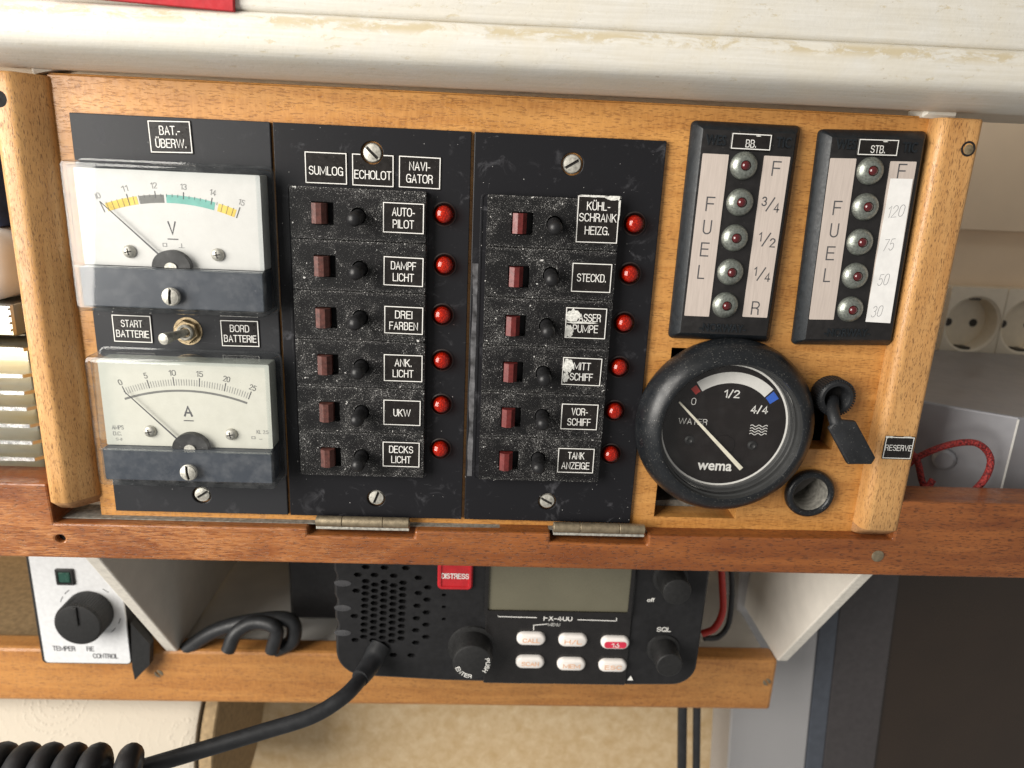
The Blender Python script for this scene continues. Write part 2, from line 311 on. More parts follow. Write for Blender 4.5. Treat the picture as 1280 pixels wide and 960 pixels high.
# single-stroke grotesque lettering for the engraved labels and gauge scales
def _ar(cx, cy, rx, ry, a0, a1, n=9): return [(cx+rx*math.cos(math.radians(a0+(a1-a0)*i/n)), cy+ry*math.sin(math.radians(a0+(a1-a0)*i/n))) for i in range(n+1)]
GL = {
 'A': (.56, [[(0, 0), (.28, 1), (.56, 0)], [(.09, .33), (.47, .33)]]),
 'B': (.52, [[(0, .53), (.28, .53)]+_ar(.28, .265, .23, .265, 90, -90)+[(0, 0), (0, 1), (.27, 1)]+_ar(.27, .765, .2, .235, 90, -90)]),
 'C': (.54, [_ar(.28, .70, .27, .30, 15, 180)+_ar(.28, .30, .27, .30, 180, 345)]),
 'D': (.52, [[(0, 0), (0, 1), (.24, 1)]+_ar(.24, .72, .28, .28, 90, 0)+_ar(.24, .28, .28, .28, 0, -90)+[(0, 0)]]),
 'E': (.46, [[(.46, 0), (0, 0), (0, 1), (.46, 1)], [(0, .53), (.42, .53)]]),
 'F': (.45, [[(0, 0), (0, 1), (.45, 1)], [(0, .52), (.40, .52)]]),
 'G': (.56, [_ar(.28, .70, .28, .30, 20, 180)+_ar(.28, .30, .28, .30, 180, 330)+[(.56, .47), (.31, .47)], [(.56, .30), (.56, 0)]]),
 'H': (.52, [[(0, 0), (0, 1)], [(.52, 0), (.52, 1)], [(0, .53), (.52, .53)]]),
 'I': (.02, [[(.01, 0), (.01, 1)]]), 'J': (.4, [[(.4, 1), (.4, .22)]+_ar(.2, .22, .2, .22, 0, -180)]),
 'K': (.54, [[(0, 0), (0, 1)], [(.50, 1), (0, .40)], [(.17, .60), (.54, 0)]]),
 'L': (.42, [[(0, 1), (0, 0), (.42, 0)]]),
 'M': (.78, [[(0, 0), (0, 1), (.39, .15), (.78, 1), (.78, 0)]]),
 'N': (.52, [[(0, 0), (0, 1), (.52, 0), (.52, 1)]]),
 'O': (.60, [_ar(.30, .70, .30, .30, 0, 180)+_ar(.30, .30, .30, .30, 180, 360)+[(.60, .70)]]),
 'P': (.50, [[(0, 0), (0, 1), (.27, 1)]+_ar(.27, .73, .23, .27, 90, -90)+[(0, .46)]]),
 'Q': (.60, [_ar(.30, .70, .30, .30, 0, 180)+_ar(.30, .30, .30, .30, 180, 360)+[(.60, .70)], [(.34, .25), (.60, -.03)]]),
 'R': (.52, [[(0, 0), (0, 1), (.28, 1)]+_ar(.28, .75, .22, .25, 90, -90)+[(0, .50)], [(.28, .50), (.46, .40), (.49, 0)]]),
 'S': (.50, [_ar(.25, .755, .235, .245, 15, 180, 7)+_ar(.25, .70, .235, .16, 180, 240, 3)+_ar(.25, .32, .25, .20, 60, 0, 4)+_ar(.25, .255, .25, .255, 0, -165, 8)]),
 'T': (.52, [[(0, 1), (.52, 1)], [(.26, 1), (.26, 0)]]),
 'U': (.52, [[(0, 1), (0, .28)]+_ar(.26, .28, .26, .28, 180, 360)+[(.52, 1)]]),
 'V': (.54, [[(0, 1), (.27, 0), (.54, 1)]]),
 'W': (.96, [[(0, 1), (.24, 0), (.48, 1), (.72, 0), (.96, 1)]]),
 'X': (.52, [[(0, 0), (.52, 1)], [(0, 1), (.52, 0)]]), 'Y': (.54, [[(0, 1), (.27, .45), (.54, 1)], [(.27, .45), (.27, 0)]]),
 'Z': (.50, [[(0, 1), (.50, 1), (0, 0), (.50, 0)]]),
 '-': (.24, [[(0, .38), (.24, .38)]]), '.': (.05, [[(.025, 0), (.025, .1)]]), '/': (.34, [[(0, -.05), (.34, 1.05)]]), ' ': (.25, []),
 '0': (.48, [_ar(.24, .70, .24, .30, 0, 180)+_ar(.24, .30, .24, .30, 180, 360)+[(.48, .70)]]),
 '1': (.24, [[(0, .78), (.22, 1), (.22, 0)]]),
 '2': (.48, [_ar(.24, .74, .23, .26, 170, -30, 9)+[(0, 0), (.48, 0)]]),
 '3': (.46, [_ar(.22, .76, .21, .24, 160, -90, 9)+_ar(.22, .26, .24, .26, 90, -160, 10)]),
 '4': (.50, [[(.36, 0), (.36, 1), (0, .27), (.50, .27)]]),
 '5': (.46, [[(.42, 1), (.07, 1), (.03, .54)]+_ar(.22, .32, .24, .32, 120, -155, 10)]),
 '6': (.48, [[(.36, 1)]+_ar(.24, .31, .24, .31, 165, -195, 16)]), '7': (.46, [[(0, 1), (.46, 1), (.14, 0)]])}
GL['\u00dc'] = (.52, GL['U'][1]+[[(.13, 1.16), (.13, 1.26)], [(.39, 1.16), (.39, 1.26)]])
def layout(st):
    x = 0; out = []
    for ch in st:
        w, ss = GL[ch]; out += [[(px+x, py) for px, py in l] for l in ss]; x += w+.19
    return out, x-.19
# ------------------------------------------------------------------ mesh building
class MB:
    def __init__(s): s.v = []; s.f = []; s.m = []
    def add(s, vs, fs, mi=0, T=None):
        o = len(s.v)
        s.v += [tuple(T @ Vector(v)) if T else tuple(v) for v in vs]
        s.f += [tuple(i+o for i in f) for f in fs]; s.m += [mi]*len(fs); return s
    def box(s, x0, x1, y0, y1, z0, z1, mi=0, T=None):
        v = [(x, y, z) for z in (z0, z1) for y in (y0, y1) for x in (x0, x1)]
        return s.add(v, [(0, 2, 3, 1), (4, 5, 7, 6), (0, 1, 5, 4), (2, 6, 7, 3), (0, 4, 6, 2), (1, 3, 7, 5)], mi, T)
    def loft(s, rings, mi=0, cap0=True, cap1=True, T=None, mis=None):
        n = len(rings[0]); v = [p for r in rings for p in r]; o = len(s.v)
        s.v += [tuple(T @ Vector(p)) if T else tuple(p) for p in v]
        for k in range(len(rings)-1):
            for i in range(n):
                j = (i+1) % n; s.f.append((o+k*n+i, o+k*n+j, o+(k+1)*n+j, o+(k+1)*n+i)); s.m.append(mis[k] if mis else mi)
        if cap0: s.f.append(tuple(o+i for i in reversed(range(n)))); s.m.append(mis[0] if mis else mi)
        if cap1: s.f.append(tuple(o+(len(rings)-1)*n+i for i in range(n))); s.m.append(mis[-1] if mis else mi)
        return s
    def rbox(s, x0, x1, y0, y1, prof, r=1.0, mi=0, seg=4, T=None, cap0=True, cap1=True, mis=None):
        """rounded rectangle lofted along prof = [(inset, z), ...]"""
        return s.loft([[(x, y, z) for x, y in rrect(x0+i, x1-i, y0+i, y1-i, max(.02, r-i), seg)] for i, z in prof], mi, cap0, cap1, T, mis)
    def lathe(s, prof, n=32, mi=0, T=None, cap0=True, cap1=True, mis=None):
        return s.loft([[(r*math.cos(2*PI*k/n), r*math.sin(2*PI*k/n), z) for k in range(n)] for r, z in prof], mi, cap0, cap1, T, mis)
    def poly(s, pts, z0, z1, mi=0, T=None):
        return s.loft([[(x, y, z0) for x, y in pts], [(x, y, z1) for x, y in pts]], mi, True, True, T)
    def holed(s, outer, holes, z0, z1, mi=0, mih=None, back=False):
        """plate z0..z1 with through holes; loops counter-clockwise"""
        loops = [outer]+holes; pts = [p for l in loops for p in l]
        tris = tessellate_polygon([[Vector((x, y, 0)) for x, y in l] for l in loops])
        o = len(s.v); n = len(pts); s.v += [(x, y, z1) for x, y in pts]+[(x, y, z0) for x, y in pts]
        for t in tris:
            a, b, c = [Vector(pts[i]) for i in t]
            if (b-a).cross(c-a) < 0: t = (t[0], t[2], t[1])
            s.f.append(tuple(o+i for i in t)); s.m.append(mi)
            if back: s.f.append(tuple(o+n+i for i in reversed(t))); s.m.append(mi)
        k = 0
        for li, l in enumerate(loops):
            for i in range(len(l)):
                a, b = o+k+i, o+k+(i+1) % len(l)
                s.f.append((a, a+n, b+n, b) if li == 0 else (a, b, b+n, a+n)); s.m.append(mi if li == 0 or mih is None else mih)
            k += len(l)
        return s
    def tube(s, path, r, n=12, mi=0, caps=True):
        P = [Vector(p) for p in path]; rings = []; up = Vector((.12, .31, .94)).normalized(); nn = None
        for i, p in enumerate(P):
            t = (P[min(i+1, len(P)-1)]-P[max(i-1, 0)]).normalized()
            if nn is None: nn = (up - t*up.dot(t)).normalized()
            else: nn = (nn - t*nn.dot(t)).normalized()
            b = t.cross(nn); rr = r[i] if isinstance(r, (list, tuple)) else r
            rings.append([tuple(p+nn*(rr*math.cos(2*PI*k/n))+b*(rr*math.sin(2*PI*k/n))) for k in range(n)])
        return s.loft(rings, mi, caps, caps)
    def text(s, st, x, y, cap, width=None, mi=0, z=0.0, bold=0, ang=0.0, maxw=None, depth=0.0, align='C', slant=0.0, stroke=None):
        """flat lettering, centred on x, y = middle of the capitals"""
        if all(c in GL for c in st) and not depth:
            ls, w0 = layout(st); kx = (width-.1*cap)/w0 if width else cap
            th = (.155 if bold else .098)*cap if stroke is None else stroke
            T = Matrix.Translation((x, y, z)) @ Matrix.Rotation(ang, 4, 'Z')
            for li, l in enumerate(ls):
                P = [Vector(((px-w0/2)*kx+(py-.5)*cap*slant, (py-.5)*(cap-th))) for px, py in l]
                P = [p for i, p in enumerate(P) if i == 0 or (p-P[i-1]).length > 1e-5]; vs = []; n = len(P)
                closed = (P[0]-P[-1]).length < 1e-3
                for i, p in enumerate(P):
                    d0 = (p-P[i-1]).normalized() if i else ((P[-1]-P[-2]).normalized() if closed else (P[1]-P[0]).normalized())
                    d1 = (P[i+1]-p).normalized() if i < n-1 else ((P[1]-P[0]).normalized() if closed else d0)
                    m = d0+d1; m = m.normalized() if m.length > .3 else d0
                    nn = Vector((-m.y, m.x)); sc = min(1.6, 1/max(.4, nn.dot(Vector((-d0.y, d0.x)))))*th/2
                    e = -d0*th*.5 if (i == 0 and not closed) else (d1*th*.5 if (i == n-1 and not closed) else Vector((0, 0)))
                    vs += [(p.x+e.x+nn.x*sc, p.y+e.y+nn.y*sc, li*.006), (p.x+e.x-nn.x*sc, p.y+e.y-nn.y*sc, li*.006)]
                s.add(vs, [(2*i, 2*i+1, 2*i+3, 2*i+2) for i in range(n-1)], mi, T)
            return s
        vs, fs, a, b = STR[(st, bold)]; k = cap/CAP; kx = k
        if width: kx = width/(b-a)
        elif maxw and (b-a)*k > maxw: kx = maxw/(b-a)
        ox = (a+b)/2 if align == 'C' else a
        T = Matrix.Translation((x, y, z)) @ Matrix.Rotation(ang, 4, 'Z')
        v3 = [((vx-ox)*kx+(vy-CAP/2)*k*slant, (vy-CAP/2)*k, 0) for vx, vy in vs]
        if depth:
            n = len(v3); o = len(s.v)
            edges = {}
            for f in fs:
                for i in range(len(f)):
                    e = (f[i], f[(i+1) % len(f)]); edges[e] = 1
            s.add(v3, fs, mi, T @ Matrix.Translation((0, 0, depth)))
            side = [e for e in edges if (e[1], e[0]) not in edges]
            s.add(v3+[(p[0], p[1], depth) for p in v3], [(e[0], e[1], e[1]+n, e[0]+n) for e in side], mi, T)
        else: s.add(v3, fs, mi, T)
        return s
    def frame(s, x0, x1, y0, y1, w, z, mi=0):
        o = [(x0, y0), (x1, y0), (x1, y1), (x0, y1)]; i = [(x0+w, y0+w), (x1-w, y0+w), (x1-w, y1-w), (x0+w, y1-w)]
        return s.add([(*p, z) for p in o+i], [(k, (k+1) % 4, 4+(k+1) % 4, 4+k) for k in range(4)], mi)
    def arc(s, cx, cy, r0, r1, a0, a1, z, mi=0, n=16):
        vs = []; 
        for k in range(n+1):
            a = a0+(a1-a0)*k/n; vs += [(cx+r0*math.cos(a), cy+r0*math.sin(a), z), (cx+r1*math.cos(a), cy+r1*math.sin(a), z)]
        return s.add(vs, [(2*k, 2*k+2, 2*k+3, 2*k+1) if a1 < a0 else (2*k, 2*k+1, 2*k+3, 2*k+2) for k in range(n)], mi)
    def strip(s, x0, y0, x1, y1, w, z, mi=0, w1=None):
        d = Vector((x1-x0, y1-y0)).normalized(); n = Vector((-d.y, d.x)); w1 = w if w1 is None else w1
        return s.add([(x0-n.x*w/2, y0-n.y*w/2, z), (x1-n.x*w1/2, y1-n.y*w1/2, z), (x1+n.x*w1/2, y1+n.y*w1/2, z), (x0+n.x*w/2, y0+n.y*w/2, z)], [(0, 1, 2, 3)], mi)
def rrect(x0, x1, y0, y1, r, seg=4):
    out = []
    for cx, cy, a in ((x1-r, y1-r, 0), (x0+r, y1-r, 90), (x0+r, y0+r, 180), (x1-r, y0+r, 270)):
        for k in range(seg+1):
            t = math.radians(a+90*k/seg); out.append((cx+r*math.cos(t), cy+r*math.sin(t)))
    return out
def circ(x, y, r, n=24): return [(x+r*math.cos(2*PI*k/n), y+r*math.sin(2*PI*k/n)) for k in range(n)]
def smooth(path, k=8):
    P = [Vector(p) for p in path]; P = [P[0]*2-P[1]]+P+[P[-1]*2-P[-2]]; out = []
    for i in range(1, len(P)-2):
        for j in range(k):
            t = j/k; a, b, c, d = P[i-1], P[i], P[i+1], P[i+2]
            out.append(.5*((2*b)+(c-a)*t+(2*a-5*b+4*c-d)*t*t+(3*b-a-3*c+d)*t**3))
    out.append(P[-2]); return out
def meshdata(name, mb, mats, sm=35):
    me = bpy.data.meshes.new(name); me.from_pydata([(x/1000, y/1000, z/1000) for x, y, z in mb.v], [], mb.f)
    for m in mats: me.materials.append(m)
    me.polygons.foreach_set('material_index', mb.m)
    if sm:
        me.polygons.foreach_set('use_smooth', [True]*len(mb.f)); me.set_sharp_from_angle(angle=math.radians(sm))
    me.update(); return me
def put(o, parent, loc, rot):
    COL.objects.link(o)
    if parent is None: o.location = W(*loc); o.rotation_euler = (PI/2, -rot, 0)
    else: o.parent = parent; o.location = Vector(loc)/1000; o.rotation_euler = (0, 0, rot)
    return o
def mk(name, mb, mats, parent=None, loc=(0, 0, 0), rot=0.0, sm=35, bevel=0, label=None, cat=None, group=None, kind=None):
    me = mb if isinstance(mb, bpy.types.Mesh) else meshdata(name, mb, mats if isinstance(mats, (list, tuple)) else [mats], sm)
    o = bpy.data.objects.new(name, me); put(o, parent, loc, rot)
    if bevel:
        b = o.modifiers.new('bevel', 'BEVEL'); b.width = bevel/1000; b.segments = 2; b.limit_method = 'ANGLE'; b.angle_limit = math.radians(40)
    tag(o, label, cat, group, kind); return o
def tag(o, label=None, cat=None, group=None, kind=None):
    if label: o['label'] = label
    if cat: o['category'] = cat
    if group: o['group'] = group
    if kind: o['kind'] = kind
def thing(name, label, cat, loc, rot=0.0, group=None):
    o = bpy.data.objects.new(name, None); o.empty_display_size = .01; put(o, None, loc, rot); tag(o, label, cat, group); return o
# a thing made in board coordinates: origin at (u, v, h); L(u, v) gives local x, y
class Fr:
    def __init__(s, u, v, h=0.0): s.u, s.v, s.h = u, v, h
    def __call__(s, px, py, h): u, v = uv(px, py, h); return u-s.u, s.v-v
def circ3(a, b, c):
    ax, ay = a; bx, by = b; cx, cy = c
    d = 2*(ax*(by-cy)+bx*(cy-ay)+cx*(ay-by))
    ux = ((ax*ax+ay*ay)*(by-cy)+(bx*bx+by*by)*(cy-ay)+(cx*cx+cy*cy)*(ay-by))/d
    uy = ((ax*ax+ay*ay)*(cx-bx)+(bx*bx+by*by)*(ax-cx)+(cx*cx+cy*cy)*(bx-ax))/d
    return ux, uy, math.hypot(ax-ux, ay-uy)
def screw_mesh(r, ang=0.3, hgt=1.6, slot=.55, dome=.5, mats=None, n=20):
    mb = MB(); d = hgt-1.0
    mb.lathe([(r, -.6), (r, d*.6), (r*.93, d)], n, 0, cap0=False)
    for sg in (1, -1):
        a0 = math.asin(min(.9, slot/r)); rings = []
        for rr, z in ((r*.93, d-.05), (r*.90, d+.5), (r*.6, d+.5+dome*.6), (r*.25, d+.5+dome)):
            aa = math.asin(min(.95, slot/rr)) if rr > slot*1.05 else 1.2
            ring = [(rr*math.cos(aa+(PI-2*aa)*k/10), sg*max(slot, rr*math.sin(aa+(PI-2*aa)*k/10)), z) for k in range(11)]
            if sg < 0: ring = ring[::-1]
            rings.append(ring)
        mb.loft(rings, 0)
    mb.lathe([(r*.8, d+.01), (.05, d+.02)], n, 1, cap0=False)
    T = Matrix.Rotation(ang, 4, 'Z'); mb.v = [tuple(T @ Vector(v)) for v in mb.v]
    return mb
def label_mb(w, h, lines, cap=None, peel=None, tilt=0.0, z=.28, bw=.34, ys=None, bold=0, widths=None, notch=None):
    mb = MB()
    if notch:
        nx, ny, nr = notch; hw = math.sqrt(max(.1, nr*nr-(h/2-ny)**2)); a0 = math.atan2(h/2-ny, hw); a1 = math.atan2(h/2-ny, -hw)
        arc_ = [(nx+nr*math.cos(t), ny+nr*math.sin(t)) for t in [a0-((a0-a1) % (2*PI))*k/16 for k in range(17)]]
        pts = [(-w/2, h/2), (-w/2, -h/2), (w/2, -h/2), (w/2, h/2)]+arc_
        mb.holed(pts, [], -.08, z)
        a, b, c, d, zz = -w/2+.35, w/2-.35, -h/2+.35, h/2-.35, z+.02
        for x0, x1, y0, y1 in ((a, a+bw, c, d), (b-bw, b, c, d), (a+bw, b-bw, c, c+bw), (a+bw, nx-nr-.05, d-bw, d), (nx+nr+.05, b-bw, d-bw, d)):
            mb.add([(x0, y0, zz), (x1, y0, zz), (x1, y1, zz), (x0, y1, zz)], [(0, 1, 2, 3)], 1)
    else:
        mb.rbox(-w/2, w/2, -h/2, h/2, [(0, -.08), (0, z-.06), (.08, z)], .35, 0, 2)
        mb.frame(-w/2+.35, w/2-.35, -h/2+.35, h/2-.35, bw, z+.02, 1)
    n = len(lines); cap = cap or min(3.2, h*.6/n-.4); pitch = cap*1.42
    for i, l in enumerate(lines):
        y = ((n-1)/2-i)*pitch if ys is None else ys[i]
        wd = widths[i] if widths else None
        mb.text(l, 0, y, cap, wd or len(l)*cap*.56, 1, z+.025, bold, maxw=w-2)
    if peel:
        for cx, cy, rx, ry in peel:
            pts = [(max(-w/2, min(w/2, cx+rx*math.cos(a)*random.uniform(.6, 1.15))), max(-h/2, min(h/2, cy+ry*math.sin(a)*random.uniform(.6, 1.15)))) for a in [2*PI*k/22 for k in range(22)]]
            mb.poly(pts, z+.03, z+.07, 2)
    return mb
LM = [m_lab, m_white, m_peel]
# ================================================================== setting
def sheet(name, u0, u1, v0, v1, h0, h1, mat, kind='structure', bevel=0, label=None):
    mb = MB().box(u0-U0, u1-U0, -(v1-v0), 0, h0, h1)
    return mk(name, mb, mat, None, (U0, v0, 0), sm=0, kind=kind, bevel=bevel)
sheet('cabin_wall', -500, 900, 36, 520, -240, -214, m_wallw)            # back wall behind the panel
sheet('wall_lining', -500, 620, 344, 620, -213.5, -208, m_cloth)         # beige lining below the shelf
sheet('cork_lining', -500, 60, 186, 343.5, -213.5, -206, m_cloth)
sheet('upper_wall', -500, 900, -80, 35.5, -240, -203, m_wallw)
sheet('worktop', -500, 900, 168.5, 176, -213.9, -13, m_whitep)           # white ledge behind the rail
# ================================================================== beam above the panel
bm_ = thing('painted_beam', 'old white painted wooden beam with chipped paint above the instrument board', 'beam', (U0, -14.8, 0))
prof = [(-40, 1.6), (-3, 1.2), (0, .3), (3, .5), (9, 2.0), (15, 4.0), (18.4, 5.4), (20.2, 6.8), (21.2, 8.8), (21.8, 12), (21.9, 15), (21.6, 18.2), (20.4, 19.4), (-40, 19.4)]   # (h, y)
mb = MB(); rings = []
for k in range(61):
    x = -460+k*20
    rings.append([(x, y+random.uniform(-.12, .12)+.0025*(x), h+random.uniform(-.1, .1)) for h, y in prof])
mb.loft([r[::-1] for r in rings]); mk('moulding', mb, m_paint, bm_, sm=50)
mb = MB(); rings = []
for k in range(61):
    x = -460+k*20; j = random.uniform(-.1, .1)+.0025*x
    rings.append([(x, y+j, h) for h, y in [(-40, 19.5), (18.6, 19.5), (20.2, 20.2), (20.8, 21.5), (20.8, 90), (-40, 90)]][::-1])
mb.loft(rings); mk('fascia_board', mb, m_paint, bm_, sm=50)
a = uv(48, 0, 25); b = uv(293, 10, 25)
mb = MB().rbox(0, b[0]-a[0]-1, 0, 30, [(0, -4.0), (0, -2.2), (.2, -2)], .4)
mk('red_pouch', mb, m_fabric, None, (a[0], b[1]-1.6, 25), rot=-.035, label='red fabric edge lying against the white beam', cat='fabric')
# ================================================================== instrument board
bo = thing('instrument_board', 'varnished wooden instrument board with rounded side posts, hinged on the dark rail', 'board', (U0, 168, -2))
hole = [(239.5, 83), (284, 83), (284, 104), (316.5, 104), (316.5, 127), (284, 127), (284, 140), (277, 140), (277, 162), (239.5, 162)]
hole = [(u-U0, 168-v) for u, v in hole]; hole = hole if sum((hole[i][0]*hole[(i+1) % len(hole)][1]-hole[(i+1) % len(hole)][0]*hole[i][1]) for i in range(len(hole))) > 0 else hole[::-1]
sock_c = (307.8-U0, 168-147.2)
mb = MB().holed([(-172.5, 0), (168, 0), (168, 181.2), (-172.5, 181.2)], [hole, circ(sock_c[0], sock_c[1], 9, 28)], -12, 0, 0, back=True)
mk('panel', mb, m_board, bo, sm=0, bevel=.6)
mb = MB().box(-172.4, 167.9, 181.25, 182.0, -12, -.8); mk('top_edging', mb, m_board, bo, sm=0, bevel=.4)
def post(name, x0, x1, y0, y1, zt, rl, rr, endcut, slope=False):
    mb = MB(); rings = []; nseg = 8
    sec = [(x0, -11.8)]
    for k in range(nseg+1):
        t = PI-PI/2*k/nseg; sec.append((x0+rl+rl*math.cos(t), zt-rl+rl*math.sin(t)))
    if slope: sec += [(x0+6.8, zt+.1), (x0+8.0, zt-.1), (x0+9.2, zt-.7), (x1-1.6, 3.2), (x1-.6, 2.0), (x1-.2, .6)]
    for k in range(nseg+1 if not slope else 0):
        t = PI/2-PI/2*k/nseg; sec.append((x1-rr+rr*math.cos(t), zt-rr*.8+rr*.8*math.sin(t)))
    sec.append((x1, -11.8))
    ys = [(y0, endcut), (y0+endcut*.9, 0)]+[(y0+(y1-y0)*k/10, 0) for k in range(1, 10)]+[(y1-.8, 0), (y1, .7)]
    for y, cut in ys:
        rings.append([(x, y, z-max(0, cut)*(1 if z > 0 else 0)) for x, z in sec])
    mb.loft([r for r in rings], 0)
    # first ring pair = sawn end
    n = len(sec); mb.m[:n] = [1]*n
    mk(name, mb, [m_post, m_postend], bo, sm=50)
post('post', -188.6, -171.6, 6.0, 180.6, 10.5, 3.5, 11.5, 5, True)
post('post', 167.2, 184.2, 1.6, 181, 8.5, 4.0, 2.2, 5)
mb = MB().lathe([(2.9, .12), (2.6, .3), (2.1, .1), (1.9, -1.6)], 20, cap0=False)
x, y = uv(1210, 186, 6.5); mk('hole_shade', mb, m_void, bo, (x-U0, 168-y, 8.5), sm=40); mk('screw_head', MB().lathe([(1.9, .12), (1.6, .25), (.1, .3)], 16), m_brass, bo, (x-U0+.3, 168-y-.3, 8.5))  # black ring paints the shade of the screw recess on the post
x, y = uv(2, 124, 7); mk('hole_shade', MB().lathe([(3.2, -.5), (2.9, .12), (2.3, .1), (.1, .08)], 20, cap0=False), m_void, bo, (x-U0, 168-y, 10.5))  # flat black disc painted as a hole's shade; the post is uncut
x, y = uv(1122.5, 559.5, 6.6)
mk('reserve_label', label_mb(13.2, 10.6, ['RESERVE'], 2.7, peel=[(-5.5, 5.2, 2.5, 1.0), (3, 5.2, 1.8, .6)], widths=[11.9]), LM, bo, (x-U0, 168-y, 8.72), rot=.0, label='black RESERVE sticker with white border')
for px, py, n_ in ((66, 78, 0), (1170, 139, 1)):
    u, v = uv(px, py, -4)
    mb = MB().rbox(-7, 7, -3.2, 4.5, [(0, -8), (0, 2.0), (1.4, 3.4)], .8)
    mk('filler_block', mb, m_paint, None, (u, v, -3), rot=(.25, -.03)[n_],
       label=('white painted block wedged above the left post beside splintered wood', 'white painted block above the right post under the beam')[n_], cat='block')
mb = MB()
for k in range(4):
    T = Matrix.Translation((k*2.6-4, k*.6, k*.8)) @ Matrix.Rotation(-.5+.1*k, 4, 'Z')
    mb.box(-6, 6, -.7, .7, -2, 1.5, 0, T)
u, v = uv(52, 76, 2); mk('wood_splinter', mb, m_postend, None, (u, v-1, 1), label='splintered raw wood under the end of the white beam', cat='splinter')
# ================================================================== black plates
SCR = {}
def screw(parent, x, y, z, r=3.6, ang=.4, mat=None, name='screw', dome=.4):
    mk(name, screw_mesh(r, ang, dome=dome), [mat or m_screw, m_slot], parent, (x, y, z), sm=40)
PH = 164.7
def lab4(parent, origin, pts, lines, h=.2, z=None, cap=None, peel=None, w=None, hh=None, name='label', zloc=0.0, widths=None, ys=None, notch=None):
    """label from its four measured corners TL TR BR BL"""
    P = [uv(*p, h) for p in pts]; cx = sum(p[0] for p in P)/4; cy = sum(p[1] for p in P)/4
    ww = w or (math.dist(P[0], P[1])+math.dist(P[3], P[2]))/2; hv = hh or (math.dist(P[0], P[3])+math.dist(P[1], P[2]))/2
    an = math.atan2(-(P[1][1]-P[0][1]), P[1][0]-P[0][0])
    if notch: nu = uv(*notch[:2], h); notch = (nu[0]-cx, cy-nu[1], notch[2])
    return mk(name, label_mb(ww, hv, lines, cap, peel, widths=widths, ys=ys, notch=notch), LM, parent, (cx-origin[0], origin[1]-cy, zloc), rot=an)
# meter plate
o1 = (37.4, PH); mp = thing('meter_plate', 'dark grey mounting plate behind the two analogue meters', 'plate', (37.4, PH, 0))
mb = MB().holed([(-37.4, 0), (37.5, 0), (37.5, PH), (-37.4, PH)], [circ(uv(252, 619)[0]-37.4, PH-uv(252, 619)[1], 4.0)], -2.2, 0)
mk('plate', mb, m_plate_g, mp, sm=0, bevel=.35)
lab4(mp, o1, [(183.4, 149.4), (238.5, 150.6), (241.9, 192.8), (187.9, 191.6)], ['BAT.-', 'ÜBERW.'], cap=3.3, widths=[7.8, 11.6], zloc=.1)
lab4(mp, o1, [(138.4, 392), (189.7, 394), (191.3, 429.4), (142.2, 427.8)], ['START', 'BATTERIE'], cap=3.0, widths=[8.6, 13.2], zloc=.1)
lab4(mp, o1, [(274.4, 399), (323.4, 400.3), (325.6, 435), (276.6, 433)], ['BORD', 'BATTERIE'], cap=3.0, widths=[7.8, 13.2], zloc=.1)
x, y = uv(252, 619); screw(mp, x-37.4, PH-y, -1.6, 3.5, .6)
# battery toggle
u, v = uv(234, 414.4, 1); ts = thing('toggle_switch', 'bare metal toggle switch with brass hex nut between START and BORD labels', 'switch', (u, v, 0))
mb = MB(); hexa = [(5.0*math.cos(PI/6+k*PI/3+.2), 5.0*math.sin(PI/6+k*PI/3+.2)) for k in range(6)]
mb.loft([[(x*s, y*s, z) for x, y in hexa] for s, z in ((1, -.1), (1, 1.9), (.92, 2.4))]); mk('hex_nut', mb, m_brass, ts, sm=0)
mk('washer', MB().lathe([(5.8, -.05), (5.8, .3)], 28), m_brass, ts)
mk('bushing', MB().lathe([(3.3, 0), (3.3, 3.6), (2.9, 4.0), (2.2, 3.6), (1.8, 2.2)], 24, cap1=True), m_screw, ts)
tx, ty = uv(204, 424, 15)
mk('lever', MB().tube([(0, 0, 2), ((tx-u)*.5, (v-ty)*.5, 8.5), ((tx-u)*.86, (v-ty)*.86, 13.3), (tx-u, v-ty, 15), ((tx-u)*1.05, (v-ty)*1.05, 15.6)], [1.5, 1.7, 2.3, 2.3, 1.2], 14), m_screw, ts)
